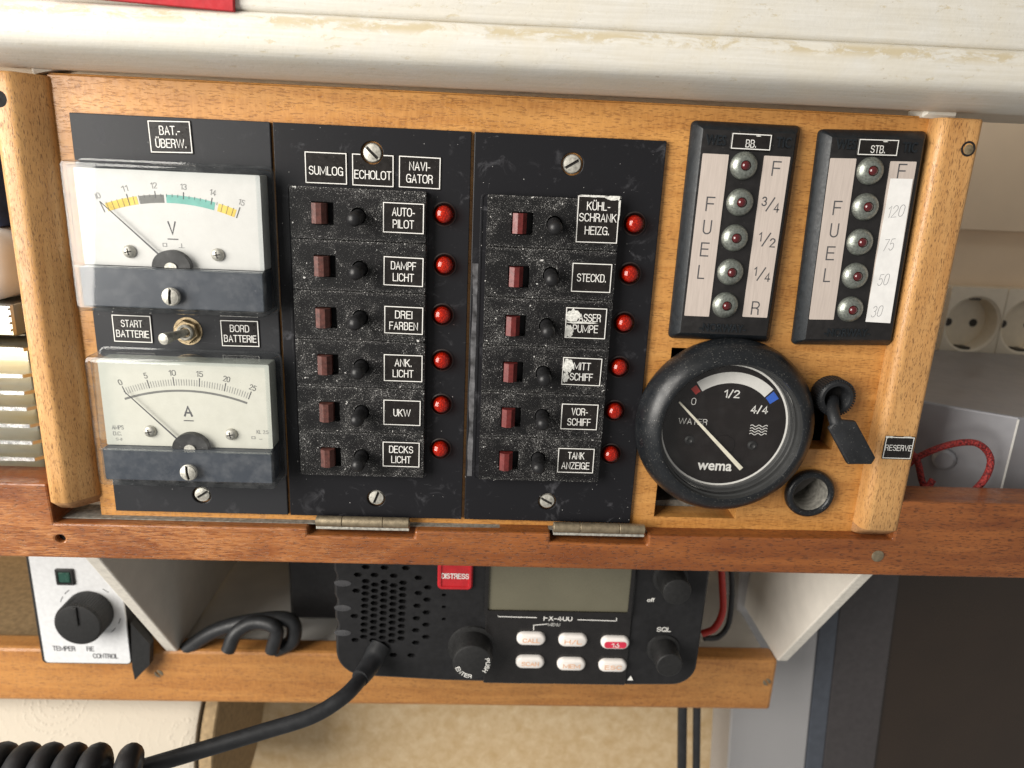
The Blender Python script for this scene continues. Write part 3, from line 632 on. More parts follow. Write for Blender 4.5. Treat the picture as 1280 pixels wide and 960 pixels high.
# ================================================================== meters
def meter(name, label, u0, u1, v0, v1, split, kind):
    cu, cv = (u0+u1)/2, v1; t = thing(name, label, 'meter', (cu, cv, 0)); w = (u1-u0)/2; H = v1-v0; sp = cv-split
    DZ = 9.0
    L = Fr(cu, cv)
    # base: white tray and slate block inside the clear cover
    mb = MB().rbox(-w+2.4, w-2.4, sp, H-2.6, [(0, 0), (0, DZ-.3), (0, DZ)], .6); dial = mk('dial', mb, m_dial if kind == 'V' else m_dial2, t)
    mb = MB().rbox(-w+2.0, w-2.0, 1.9, sp-.15, [(0, -.1), (0, 12.2), (.4, 12.6)], .8); band = mk('lower_block', mb, m_slate, t)
    # cover: front sheet and four clear walls (open at the back)
    mb = MB().rbox(-w, w, 0, H, [(-.9, .05), (-.9, 1.2), (-.2, 1.4), (0, 13.0), (.5, 14.5), (1.6, 15.0), (1.9, 15.0)], 2.4, 1, 5, cap0=False, mis=[1, 1, 1, 1, 1, 1, 0])
    mb.rbox(-w+1.5, w-1.5, 1.3, H-1.5, [(0, .3), (0, 12.4), (.5, 13.4), (1.2, 13.7)], 1.4, 1, 4, cap0=False, cap1=False)
    mk('cover', mb, [m_clear, m_side], t, sm=40)
    mb = MB().rbox(-w+1.4, w-1.4, sp-.35, sp+.05, [(0, 13.1), (0, 14.6)], .15); mk('cover_rib', mb, m_side, t, sm=0)
    ink = MB(); Z = DZ+.05
    if kind == 'V':
        A = [L(*p, DZ) for p in ((203*.2188+80, 190+280*.2188), (522*.2188+80, 190+222*.2188), (1005*.2188+80, 190+316*.2188))]
        cx, cy, R = circ3(*A); an = [math.atan2(p[1]-cy, p[0]-cx) for p in A]; a0, a1 = an[0], an[2]
        at_ = lambda val: a0+(a1-a0)*(val-10)/5
        lo, hi = R-4.4, R-1.4
        for b0, b1, mi in ((10.14, 11.33, 1), (11.42, 12.30, 2), (12.38, 14.14, 3), (14.26, 14.92, 1)):
            ink.arc(cx, cy, lo, hi, at_(b0), at_(b1), Z, mi)
        for k in range(26):
            val = 10+k*.2; a = at_(val); big = k % 5 == 0; r1 = R if big else R-1.1; r0 = lo+.2 if (k == 25) else (R-2.6 if big else R-2.2)
            if k < 8 or k > 21: r0 = lo+.1
            ink.strip(cx+r0*math.cos(a), cy+r0*math.sin(a), cx+r1*math.cos(a), cy+r1*math.sin(a), .30 if big else .16, Z+.05, 0)
        for val in range(10, 16):
            a = at_(val); ink.text(str(val), cx+(R+2.0)*math.cos(a), cy+(R+2.0)*math.sin(a), 2.2, 2.3, 4, Z+.05, 0, a-PI/2)
        x, y = L(215, 285, DZ); ink.text('V', x, y, 5.0, 3.1, 0, Z+.05); ink.strip(x-2, y-4.2, x+2, y-4.2, .42, Z+.05, 0)
        x, y = L(206, 306, DZ); ink.frame(x-.8, x+.8, y-.7, y+.7, .2, Z+.05, 4)
        x, y = L(227, 307, DZ); ink.strip(x-1.1, y-.8, x+1.1, y-.8, .2, Z+.05, 4); ink.strip(x, y-.8, x, y+.8, .2, Z+.05, 4)
        tip, piv, scr, bs = (125, 252), (216, 334), ((160.9, 314.5), (271.4, 318.7)), (213.5, 371)
    else:
        A = [L(*p, DZ) for p in ((158, 498), (231, 488.5), (309, 504))]
        cx, cy, R = circ3(*A); a0, a1 = [math.atan2(A[i][1]-cy, A[i][0]-cx) for i in (0, 2)]
        ink.arc(cx, cy, R-.45, R+.45, a0+.01, a1, Z, 2, 40)
        B = [L(*p, DZ) for p in ((153.5, 484.5), (231, 473.2), (313.5, 491))]
        c2x, c2y, R2 = circ3(*B); b0, b1 = [math.atan2(B[i][1]-c2y, B[i][0]-c2x) for i in (0, 2)]
        for k in range(51):
            a = b0+(b1-b0)*k/50; big = k % 10 == 0
            ink.strip(c2x+(R2-3.0)*math.cos(a), c2y+(R2-3.0)*math.sin(a), c2x+(R2+(.6 if big else -.3))*math.cos(a), c2y+(R2+(.6 if big else -.3))*math.sin(a), .34 if big else .17, Z+.03, 0 if big else 4)
        for k in range(6):
            a = b0+(b1-b0)*k/5; st = str(k*5); ink.text(st, c2x+(R2+2.4)*math.cos(a), c2y+(R2+2.4)*math.sin(a), 2.4, None if k < 2 else 2.7, 0, Z+.05, 0, a-PI/2)
        x, y = L(235, 514, DZ); ink.text('A', x, y, 4.6, 3.3, 0, Z+.05, 1); ink.strip(x-2.0, y-4.1, x+2.0, y-4.1, .42, Z+.05, 0)
        x, y = L(147, 534, DZ); ink.text('AMPS', x, y, 1.9, 4.6, 4, Z+.05); ink.text('D.C.', x-.4, y-2.7, 1.7, 3.4, 4, Z+.05); ink.text('S-II', x, y-5.2, 1.2, 2.4, 4, Z+.05)
        x, y = L(328, 540, DZ); ink.text('KL 2.5', x, y, 1.6, 4.8, 4, Z+.05); ink.strip(x-1.5, y-3.2, x-.2, y-3.2, .2, Z+.05, 4); ink.frame(x-4.6, x-3.1, y-3.2, y-2, .2, Z+.05, 4)
        tip, piv, scr, bs = (154.7, 489), (236, 562), ((186.6, 539.7), (288, 543.4)), (235.5, 591)
    mk('scale_print', ink, [m_ink, m_yel, m_gry, m_grn, m_inkl], dial, sm=0)
    # needle and pivot shield
    a = L(*tip, 10.5); b = L(*piv, 10.5); nb = MB()
    d = Vector((b[0]-a[0], b[1]-a[1])); nn = Vector((-d.y, d.x)).normalized()
    nb.add([(a[0]+nn.x*q*.12, a[1]+nn.y*q*.12, z) for q in (1, -1) for z in (10.3, 10.6)]+[(b[0]+nn.x*q*.32, b[1]+nn.y*q*.32, z) for q in (1, -1) for z in (10.3, 10.6)],
           [(0, 1, 3, 2), (4, 6, 7, 5), (0, 4, 5, 1), (2, 3, 7, 6), (1, 5, 7, 3), (0, 2, 6, 4)])
    mk('needle', nb, m_ink, t, sm=0)
    b = (b[0], sp+.25) if kind == 'V' else (b[0]+1.2, sp+.15)
    pts = [(b[0]+7.3*math.cos(PI*k/24), b[1]+6.6*math.sin(PI*k/24)) for k in range(25)]
    mk('pivot_shield', MB().poly(pts, 9.0, 12.0), m_knob, t, sm=40)
    mk('pivot', MB().poly([(b[0]+2.3*math.cos(PI*k/12), b[1]+2.0*math.sin(PI*k/12)) for k in range(13)], 12, 12.6), m_screw, t)
    for s in scr:
        x, y = L(*s, 10); q = mk('dial_screw', MB().lathe([(2.5, 8.9), (2.45, 9.8), (1.9, 10.5), (.8, 10.9), (.1, 10.95)], 20), m_screw, t, (x, y, 0))
        c_ = MB(); [c_.box(-1.3, 1.3, -.22, .22, 10.5, 11.0, 0, Matrix.Rotation(.2+k*PI/2, 4, 'Z')) for k in (0, 1)]; mk('cross_slot', c_, m_slot, q, sm=0)
    x, y = L(*bs, 15); screw(t, x, y, 14.6, 3.5, PI/2-.06 if kind == 'V' else PI/2+.12, dome=.7)
    return t
meter('voltmeter', 'analogue voltmeter with yellow and green scale, above the toggle switch', 1.8, 75.2, 17.2, 73.4, 55.7, 'V')
meter('ammeter', 'analogue ammeter marked A with slate band, below the toggle switch', 2.2, 74.9, 91.0, 146.2, 130.0, 'A')
# ================================================================== switch panels
def brk_mesh():
    mb = MB(); pr = [(-2.9, -1), (-2.9, 3.0), (-1.0, 4.2), (1.0, 3.9), (2.6, 2.0), (2.6, -1)]
    mb.loft([[(x*.96, y, z) for x, z in pr][::-1] if False else [(x, y, z) for x, z in pr] for y in (3.9, 3.5, -3.5, -3.9)])
    return mb
lever_me = meshdata('toggle_lever', MB().lathe([(2.75, -3), (2.75, 3.2), (2.55, 3.8), (2.55, 5.2), (2.75, 5.8), (2.9, 8.6), (2.75, 10.4), (2.1, 11.6), (1.0, 12.2), (.1, 12.35)], 20), [m_lever], 40)
ring_me = meshdata('toggle_collar', MB().lathe([(3.35, 4.2), (3.55, 5.12), (3.3, 5.3), (3.1, 5.0)], 24, cap0=False, cap1=False), [m_mod], 50)
brk_me = meshdata('breaker_button', brk_mesh(), [m_brk], 0); brk_me2 = meshdata('breaker_button', brk_mesh(), [m_brk2], 0)
lamp_me = meshdata('lens', MB().lathe([(4.3, 0), (4.3, .7), (4.15, 1.7), (3.75, 2.9), (3.0, 4.0), (2.0, 4.7), (1.0, 5.05), (.05, 5.15)], 28, cap0=False), [m_lens], 60)
bulb_me = meshdata('lamp_core', MB().lathe([(3.4, .05), (3.3, 1.4), (2.6, 2.7), (1.5, 3.3), (.05, 3.4)], 24), [m_bulb], 60)
rim_me = meshdata('lamp_rim', MB().lathe([(4.9, -.05), (4.85, .4), (4.4, .7), (4.2, .2)], 28, cap0=False, cap1=False), [m_edge], 40)
def switch_panel(u0, u1, mods, lamps_px, recess_px, toggles_px, labels, label, scr, extra, rot, btn, lever_dx, wornstrip=False):
    cu = (u0+u1)/2; w = (u1-u0)/2; t = thing('switch_panel', label, 'switch panel', (cu, PH, 0), rot); og = (cu, PH); L = Fr(cu, PH)
    s1 = L(*scr[0], 0); s2 = L(*scr[1], 0)
    mb = MB().holed([(-w, 0), (w, 0), (w, PH), (-w, PH)], [circ(*s1, 4.35), circ(*s2, 4.0)], -2.2, 0)
    mk('plate', mb, m_plate, t, sm=0, bevel=.35)
    screw(t, *s1, -1.5, 3.7, scr[2]); screw(t, *s2, -1.6, 3.5, scr[3])
    for pts, lines, wd in extra: lab4(t, og, pts, lines, cap=3.3, widths=wd, ys=[-1.7] if lines[0] == 'ECHOLOT' else ([-1.0] if len(lines) == 1 else None), notch=(464.9, 190.9, 4.4) if lines[0] == 'ECHOLOT' else None)
    m0, m1, mv = mods; FZ = 5.0
    a, b, c_, d_ = m0-cu-2.6, m1-cu+1.2, PH-(mv+120)-2.6, PH-mv+.5
    mk('module_surround', MB().holed(rrect(a, b, c_, d_, 2.4), [rrect(a+.9, b-.5, c_+.9, d_-.7, 1.8)], -.05, .22), m_plate, t, sm=0, bevel=.1)
    if wornstrip:
        pts = [(a-2.2+random.uniform(-.5, .3), c_+2+(d_-c_-30)*k/18) for k in range(19)]+[(a-.3+random.uniform(-.2, .1), c_+2+(d_-c_-30)*k/18) for k in reversed(range(19))]
        mk('worn_strip', MB().poly(pts[::-1], -.02, .06), m_scuff, t, sm=0)
    for i in range(6):
        y1 = PH-(mv+i*20); y0 = y1-20; cx = (m0+m1)/2-cu; cy = (y0+y1)/2; hw = (m1-m0)/2
        rp = recess_px[i]; c = L((rp[0]+rp[2])/2, (rp[1]+rp[3])/2, FZ); rc = (c[0]-cx, c[1]-cy); tp = L(*toggles_px[i], FZ); tc = (tp[0]-cx, tp[1]-cy)
        out = rrect(-hw, hw, -9.85, 9.85, .7, 3)
        rec = [(rc[0]-4.2, rc[1]-4.3), (rc[0]+4.3, rc[1]-4.3), (rc[0]+4.3, rc[1]+4.3), (rc[0]-4.2, rc[1]+4.3)]
        mb = MB().holed(out, [rec, circ(tc[0], tc[1], 3.3, 24)], -.05, FZ, 0)
        mo = mk('breaker_module', mb, m_mod, t, (cx, cy, 0), sm=0, bevel=.45, label='dusty black breaker module lettered '+' '.join(labels[i][1]))
        mk('breaker_button', btn, None, mo, (rc[0]-.9, rc[1], FZ-1.2), sm=0)
        mk('toggle_collar', ring_me, None, mo, (tc[0], tc[1], 0))
        lv = mk('toggle_lever', lever_me, None, mo, (tc[0], tc[1], 3.2))
        lv.rotation_euler = (math.radians(6+random.uniform(-2, 2)), math.radians(lever_dx+random.uniform(-2, 2)), 0)
        q = labels[i]; P = [uv(*p, FZ+.3) for p in q[0]]
        w_ = (math.dist(P[0], P[1])+math.dist(P[3], P[2]))/2; h_ = (math.dist(P[0], P[3])+math.dist(P[1], P[2]))/2
        lx, ly = sum(p[0] for p in P)/4-cu-cx, PH-sum(p[1] for p in P)/4-cy
        an = math.atan2(-(P[1][1]-P[0][1]), P[1][0]-P[0][0])*.6
        mk('label', label_mb(w_, h_, q[1], 3.25, q[3] if len(q) > 3 else None, widths=q[2], ys=q[4] if len(q) > 4 else None), LM, mo, (lx, ly, FZ), rot=an)
    for px in lamps_px:
        x, y = L(*px, 2); la = mk('indicator_lamp', rim_me, None, t, (x, y, 0))
        mk('lens', lamp_me, None, la, (0, 0, 0)); mk('lamp_core', bulb_me, None, la, (0, 0, 0))
    return t
labs1 = [([(477.6, 251), (531, 254), (530.7, 294.3), (477.6, 291)], ['AUTO-', 'PILOT'], [8.9, 8.3]), ([(478.4, 318.7), (530.4, 322), (529.8, 359.9), (478.4, 357.4)], ['DAMPF', 'LICHT'], [10, 8.4]),
    ([(479.7, 381), (529.8, 383.7), (529.7, 419.7), (479, 417.4)], ['DREI', 'FARBEN'], [7.0, 11.6]), ([(479, 441.6), (529.7, 443.6), (528.3, 479.3), (478.5, 476.5)], ['ANK.', 'LICHT'], [7.0, 8.6]),
    ([(478.5, 498.4), (526.9, 500.4), (526.3, 533.6), (478.2, 531.6)], ['UKW'], [7.2]), ([(477.7, 551), (526, 552.7), (524.6, 585.6), (477, 583.4)], ['DECKS', 'LICHT'], [10.2, 8.4])]
switch_panel(76, 151.9, (82.6, 135.1, 23.0), [(554.8, 268), (555.3, 331.7), (552.6, 394.5), (552.2, 451.5), (551.3, 506.9), (550, 562.6)],
    [(389, 252, 417, 281), (391, 319, 421, 346), (393.5, 383, 422, 411), (396, 441, 424, 470), (398, 501, 426, 528), (400, 558, 427, 584)],
    [(447.8, 270), (450, 336), (450.5, 397), (451.8, 458), (452.3, 515), (452, 570)], labs1,
    'black switch panel with brownish breaker buttons, headed SUMLOG ECHOLOT NAVIGATOR', [(464.9, 190.9), (470, 623), -.75, 1.2],
    [([(379.6, 188), (434, 190.5), (435, 232), (381, 229.5)], ['SUMLOG'], [13.2]), ([(438.9, 190.6), (493, 193.3), (493, 235.3), (439.5, 232.5)], ['ECHOLOT'], [14.4]), ([(497.3, 193.3), (551.5, 196.3), (551.5, 238), (498, 235)], ['NAVI-', 'GATOR'], [8.2, 10.4])],
    0.0, brk_me, -3)
labs2 = [([(721.3, 243.4), (779, 245.3), (769.5, 306.2), (719, 303)], ['KÜHL-', 'SCHRANK', 'HEIZG.'], [9.2, 14.8, 9.8], [(-2, 9.4, 6, .9), (6, 8.6, 3.5, 1.2), (8.3, 5, .6, 5)], [5.2, .8, -4.2]),
    ([(715.4, 327.4), (767.4, 329.3), (762.8, 367.4), (712, 365.3)], ['STECKD.'], [11.8]), ([(706.5, 382.9), (761, 385), (756.2, 425.3), (705, 423)], ['WASSER', 'PUMPE'], [12.2, 10.4], [(-5.2, 3.2, 3.4, 2.8), (-6.8, -3.5, 1.8, 3.0), (-2, .2, 6.5, .5)]),
    ([(703, 445), (754.8, 447.8), (750, 484.4), (700.8, 481)], ['MITT', 'SCHIFF'], [7.2, 9.6], [(-6.0, 2.2, 2.6, 3.6), (-6.6, -2.8, 1.6, 2.6)]), ([(702, 503.5), (749.4, 505), (746.6, 538.7), (698.8, 537.3)], ['VOR-', 'SCHIFF'], [7.0, 10]),
    ([(697.4, 559), (744.4, 560.3), (742, 592.7), (695, 591.3)], ['TANK', 'ANZEIGE'], [7.2, 12.2])]
switch_panel(153.1, 228.3, (158.9, 211.3, 23.0), [(794, 280), (788, 343), (781, 404.5), (774.5, 460), (768.8, 514.8), (764, 568.8)],
    [(639.6, 265, 666, 293.5), (635.5, 331, 661, 360.7), (632, 393, 656.4, 421), (628.5, 450.6, 653.5, 478.7), (626, 507.4, 651, 535), (624, 561.7, 647, 589)],
    [(693, 280), (688.3, 343.6), (683.3, 407), (679, 466), (677.7, 519.5), (672.7, 573)], labs2,
    'black switch panel with dark red breaker buttons, its second label reading STECKD.', [(715.4, 205), (684, 627), .55, -.5], [], 0.0, brk_me2, 0, True)
# ================================================================== fuel gauges
def fuel(label, quad, strips, leds, lett, right, lab, lname, norway, paper, wes, tic):
    P = [uv(*p, -1) for p in quad]; cu = sum(p[0] for p in P)/4; cv = sum(p[1] for p in P)/4
    an = math.atan2((P[3][0]+P[2][0]-P[0][0]-P[1][0])/2, (P[3][1]+P[2][1]-P[0][1]-P[1][1])/2)
    w = 21.6; hh = 43.3; FZ = 6.0
    t = thing('fuel_gauge', label, 'gauge', (cu, cv, -2), an); c, s = math.cos(-an), math.sin(-an)
    def L(px, py, h=FZ-2+.3):
        u, v = uv(px, py, h); x, y = u-cu, cv-v; return x*c-y*s, x*s+y*c
    mb = MB().rbox(-w, w, -hh, hh, [(0, -.1), (0, 1.4), (.3, 2.0), (3.0, FZ-.3), (3.4, FZ)], 1.8, 0, 4, mis=[0, 0, 0, 0, 1]); hs = mk('housing', mb, [m_fuel, m_fuelf], t, sm=30)
    for st, pp_, cp_, wd_ in (('WES', wes, 3.6, 8.0), ('TIC', tic, 3.6, 5.8), ('-NORWAY-', norway, 3.2, 19.5)):
        x, y = L(*pp_); mk('embossed_word', MB().text(st, x, y, cp_, wd_, 0, FZ-.02, 1, depth=.45), m_fuel, hs, sm=0)
    sid = []
    for k, q in enumerate(strips):
        Q = [L(*p) for p in q]; cx = sum(p[0] for p in Q)/4; cy = sum(p[1] for p in Q)/4; sw = (math.dist(Q[0], Q[1])+math.dist(Q[3], Q[2]))/4; sh = (math.dist(Q[0], Q[3])+math.dist(Q[1], Q[2]))/4
        o = mk('scale_strip', MB().rbox(-sw, sw, -sh, sh, [(0, -.1), (0, .35)], .3), m_alu, t, (cx, cy, FZ), sm=0); sid.append((o, cx, cy))
        mb = MB()
        for st, px, py in (lett if k == 0 else right):
            x, y = L(px, py); x -= cx; y -= cy
            if '/' in st:
                a_, b_ = st.split('/'); want_ = {'3': '30', '1': '16', '4': '4/4', '2': '20'}
                mb.text(a_, x-2.6, y+1.2, 3.7, 1.1 if a_ == '1' else 2.0, 0, .40, 0, stroke=.48); mb.strip(x-1.6, y-2.6, x+1.4, y+2.9, .5, .41, 0); mb.text(b_, x+2.6, y-1.0, 3.7, 2.2, 0, .42, 0, stroke=.48)
            else: mb.text(st, x, y, 5.6, 2.9 if st in 'L' else 3.5, 0, .40, 0, stroke=.52)
        mk('lettering', mb, m_ink, o, sm=0)
    bz = meshdata('lamp_bezel', MB().lathe([(5.35, -.1), (5.3, .8), (4.6, 1.8), (3.4, 2.6), (2.6, 2.9), (2.0, 2.9), (1.9, 2.2)], 32), [m_bez], 50)
    ld = meshdata('led', MB().lathe([(1.8, 1.9), (1.8, 2.8), (1.4, 3.5), (.7, 3.9), (.05, 4.0)], 20), [m_led], 60)
    for p in leds:
        x, y = L(*p, FZ-2+1.5); o = mk('lamp_bezel', bz, None, t, (x, y, FZ)); mk('led', ld, None, o, (0, 0, 0))
    Q = [L(*p) for p in lab]; cx = sum(p[0] for p in Q)/4; cy = sum(p[1] for p in Q)/4
    mk('label', label_mb((math.dist(Q[0], Q[1])+math.dist(Q[3], Q[2]))/2, (math.dist(Q[0], Q[3])+math.dist(Q[1], Q[2]))/2, [lname], 2.9, [(2.5, 2.2, 1.2, .25)], widths=[4.2 if lname == 'BB.' else 5.8], ys=[-.7]), LM, t, (cx, cy, FZ+.32), rot=-an*.3)
    if paper:
        q, wr = paper; Q = [L(*p) for p in q]; pz = FZ+.5
        pp = mk('paper_strip', MB().add([(x, y, pz) for x, y in Q]+[(x, y, pz+.15) for x, y in Q], [(0, 1, 2, 3), (7, 6, 5, 4), (0, 4, 5, 1), (1, 5, 6, 2), (2, 6, 7, 3), (3, 7, 4, 0)]), m_paper, t, sm=0, label='white paper strip with pencilled litre numbers')
        mb = MB()
        for st, px, py in wr:
            x, y = L(px, py); mb.text(st, x, y, 4.6, len(st)*2.3, 0, pz+.18, 0, .12, slant=.25, stroke=.20)
        mk('pencil_numbers', mb, m_pencil, pp, sm=0)
fuel('fuel gauge labelled BB. with quarter marks from F down to R', [(864.6, 151), (1001, 156.5), (960.5, 425.5), (835.5, 423.8)],
    [[(878.8, 191.3), (911, 193.6), (886.2, 396.4), (855.5, 394)], [(955.6, 194.6), (988, 196), (958.8, 397.4), (928.2, 395.7)]],
    [(931, 207), (926, 253), (919.5, 297.7), (914, 340.5), (907.5, 382)], [('F', 887.8, 255), ('U', 884, 284), ('E', 880.7, 311.8), ('L', 876.5, 340)],
    [('F', 970.5, 210.7), ('3/4', 963, 256), ('1/2', 957.9, 300), ('1/4', 951.7, 343), ('R', 944.3, 385)], [(913.6, 165.5), (965.3, 167), (963.7, 188.8), (912.7, 187.5)], 'BB.', (903.3, 410), None, (895, 175), (980, 178))
fuel('fuel gauge labelled STB. with a paper strip of pencilled numbers', [(1024, 158.4), (1158, 165.5), (1113, 433.5), (989.5, 429.6)],
    [[(1038, 197), (1069.6, 198.8), (1042.8, 400.3), (1012, 398.6)], [(1113, 201), (1144.5, 202.6), (1114, 403), (1083, 402)]],
    [(1089.5, 213.7), (1083.5, 258.7), (1076.5, 303), (1070.5, 345.3), (1064.5, 387.2)], [('F', 1046.7, 260), ('U', 1042.8, 288), ('E', 1038, 316.6), ('L', 1034, 344)],
    [('F', 1127.4, 214)], [(1072.5, 172), (1124, 174.6), (1122, 196), (1071, 194.6)], 'STB.', (1059, 415.8),
    ([(1112.8, 223), (1140.6, 223.6), (1112.2, 403.8), (1081.5, 402)], [('120', 1119.6, 264), ('75', 1110.6, 306), ('50', 1104, 349.6), ('30', 1096, 389)]), (1058, 180), (1138, 184))
# ================================================================== water gauge
gu, gv = uv(905, 532, 3); wg = thing('water_gauge', 'round black water tank gauge hanging loose in its square cutout', 'gauge', (gu, gv, -2)); L = Fr(gu, gv)
mk('can', MB().lathe([(28, -24), (28, 0.5)], 40, cap1=False), m_knob, wg)
mk('bezel', MB().lathe([(28, .5), (37.0, .6), (38.3, 2.2), (38.7, 4.6), (38.3, 7.6), (37.2, 10.4), (35.4, 12.9), (33.2, 14.6), (31.6, 15.4), (30.6, 15.6), (30.0, 15.2)], 72, cap0=False, cap1=False), m_gbez, wg, sm=60)
mk('inner_ring', MB().lathe([(30.0, 15.2), (29.7, 13.0), (29.0, 12.7), (28.9, 10.4), (28.4, 10.1), (28.4, 7.6), (27.9, 7.3), (27.9, 5.1)], 72, cap0=False, cap1=False), m_inner, wg, sm=20)
dl = mk('dial', MB().lathe([(27.9, 3.9), (27.9, 5.0)], 64), m_gface, wg)
ZD = 3.05; z = 5.06; g = MB()
def q(x, y): return L(790+x/4.175, 415+y/4.175, ZD)
g.lathe([(27.85, z+.25), (27.0, z+.2)], 72, 0, cap0=False, cap1=False)
A = [q(338, 262), q(535, 209), q(738, 300)]; cx, cy, R = circ3(*A); a0, a1 = [math.atan2(A[i][1]-cy, A[i][0]-cx) for i in (0, 2)]
g.arc(cx, cy, R-4.9, R, a0, a1, z, 0, 30); g.arc(cx, cy, R-4.4, R-1.0, a0+.14, a0+.03, z, 1, 6); g.arc(cx, cy, R-4.8, R-.5, a1-.03, a1-.19, z, 2, 6)
for st, x, y, cap, wd, b in (('0', 322, 362, 3.2, 2.1, 0), ('1/2', 522, 323, 3.6, 6.6, 1), ('4/4', 665, 405, 3.6, 7.4, 1), ('WATER', 318, 467, 2.7, 12.6, 0), ('wema', 432, 695, 4.6, 15.4, 1)):
    X, Y = q(x, y); g.text(st, X, Y, cap, wd, 0, z+.04, b, -.02)
X, Y = q(660, 512)
for k in range(4):
    pts = [(X-3.8+7.6*i/24, Y+1.9-k*1.25+.42*math.sin(i/24*5*PI)) for i in range(25)]
    for a, b in zip(pts, pts[1:]): g.strip(*a, *b, .32, z, 0)
mk('dial_print', g, [m_white, m_red, m_blue], dl, sm=0)
for x, y in ((297, 562), (625, 590)):
    X, Y = q(x, y); mk('dial_screw', MB().lathe([(2.1, 4.9), (2.0, 5.6), (1.2, 6.0), (.6, 5.5), (.05, 5.4)], 20), m_knob, wg, (X, Y, 0))
X, Y = q(480, 590); mk('hub', MB().lathe([(4.6, 4.9), (4.5, 5.4), (4.0, 5.5), (.1, 5.5)], 28), m_gface, wg, (X, Y, 0))
a = q(240, 358); b = q(562, 705); d = Vector((b[0]-a[0], b[1]-a[1])).normalized(); nn = Vector((-d.y, d.x))
mk('needle', MB().loft([[(p[0]+nn.x*s*wd, p[1]+nn.y*s*wd, zz) for p, s, wd in ((a, 1, .38), (a, -1, .38), (b, -1, .95), (b, 1, .95))][::-1] for zz in (6.6, 7.3)]), m_cream, wg, sm=0)
mk('glass', MB().lathe([(28.6, 10.9), (28.6, 11.9), (20, 12.5), (8, 12.8), (.05, 12.9)], 64, cap0=False), m_glass, wg, sm=60)
# dark box behind the cutout
mb = MB()
for bx in ((72, 156, 3, 90, -62, -60), (72, 73, 3, 90, -60, -12.2), (155, 156, 3, 90, -60, -12.2), (72, 156, 89, 90, -60, -12.2)): mb.box(*bx)
mk('backing_box', mb, m_void, bo, sm=0)
x0, y0 = 239.5-U0, 168-162
mb = MB().poly([(x0-.5, y0-.6), (x0+38, y0-.6), (x0+38, y0+2.2), (x0+20, y0+3.4), (x0+4, y0+2.6), (x0-.5, y0+2.0)], -34, -12.1); mk('inner_ledge', mb, m_dustgrey, bo, sm=0)
# ================================================================== rubber capped switch and round socket
u, v = uv(1043, 496, 4); rs = thing('paddle_switch', 'black paddle switch with ribbed rubber collar beside the water gauge', 'switch', (u, v, -2)); L = Fr(u, v)
mb = MB()
for k in range(44):
    a = 2*PI*k/44; T = Matrix.Rotation(a, 4, 'Z'); mb.box(5.9, 8.25, -.33, .33, 1.2, 8.2, 0, T)
mk('collar_ribs', mb, m_rubber, rs, sm=0)
mk('collar', MB().lathe([(7.8, -.1), (7.9, 5), (7.7, 7.8), (6.8, 8.9), (5.6, 8.8), (4.9, 7.6), (4.7, 3), (4.7, 0)], 40, cap0=False, cap1=False), m_rubber, rs)
mk('socket_floor', MB().lathe([(4.8, 1.0), (4.8, 2.2)], 24), m_void, rs)
def lp(px, py, h): x, y = L(px, py, h); return (x, y, h+2)
mk('lever', MB().tube(smooth([lp(1041, 500, 2), lp(1041, 512, 8), lp(1044, 526, 12), lp(1050, 536, 13)], 5), [2.6]*15+[2.4], 16), m_rubber, rs)
pd = [lp(1035, 535, 14), lp(1046, 524, 13.5), lp(1069, 526, 14), lp(1094, 572, 17), lp(1089, 580, 17.3), lp(1059, 580, 17)]
c0 = Vector((sum(p[0] for p in pd)/6, sum(p[1] for p in pd)/6, sum(p[2] for p in pd)/6))
mb = MB().loft([[tuple(c0+(Vector(p)-c0)*s+Vector((0, 0, dz))) for p in pd][::-1] for s, dz in ((.9, -1.9), (1, -1.2), (1, 0.5), (.86, 1.2))]); mk('paddle', mb, m_rubber, rs, sm=25, bevel=1.1)
u, v = uv(1013.5, 618, 1); so = thing('round_socket', 'small round black ringed socket hole under the paddle switch', 'socket', (u, v, -2))
mk('ring', MB().lathe([(8, -6), (10.8, -.1), (11.3, 1.0), (11.2, 2.6), (10.4, 3.8), (9.2, 4.2), (8.2, 3.6), (7.8, 2.4)], 44, cap0=False, cap1=False), m_gbez, so, sm=60)
mk('sleeve', MB().lathe([(7.85, 2.8), (7.4, 1.6), (7.3, -9), (6.8, -14), (.1, -14)], 40, cap0=False), m_dustgrey, so)
T = Matrix.Translation((0, 0, -3)) @ Matrix.Rotation(.75, 4, 'Z'); mk('flap', MB().box(-6.2, 6.2, 1.2, 5.6, -.5, .5, 0, T), m_dark, so, sm=0)
# ================================================================== rail and hinges
ra = thing('wooden_rail', 'dark reddish mahogany rail running under the instrument board', 'rail', (U0, 185, 6))
def ru(px, py): u, v = uv(px, py, 6); return u-U0
n1, n2, h1, h2 = ru(384, 664), ru(518.6, 664), ru(688, 668), ru(811, 668)
pts = [(-560, 0), (760, 0), (760, 37.6), (183.2, 37.2), (183.0, 18.2), (h2, 17.6), (h2, 12.6), (h1, 13.0), (h1, 17.4), (n2, 17.0), (n2, 13.4), (n1, 13.6), (n1, 17.0), (-188.6, 16.6), (-189.4, 35.0), (-560, 35.6)]
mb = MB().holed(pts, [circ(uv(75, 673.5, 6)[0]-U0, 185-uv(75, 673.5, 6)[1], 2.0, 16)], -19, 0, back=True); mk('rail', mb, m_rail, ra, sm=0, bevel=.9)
x, y = uv(1097, 695, 6); mk('screw', MB().lathe([(2.9, -.3), (2.8, .25), (2.0, .5), (.1, .6)], 24), m_hinge, ra, (x-U0, 185-y, 0))
x, y = uv(75, 673.5, 6); mk('screw_hole', MB().lathe([(2.1, -3.2), (2.1, -3.0)], 16), m_void, ra, (x-U0, 185-y, 0))
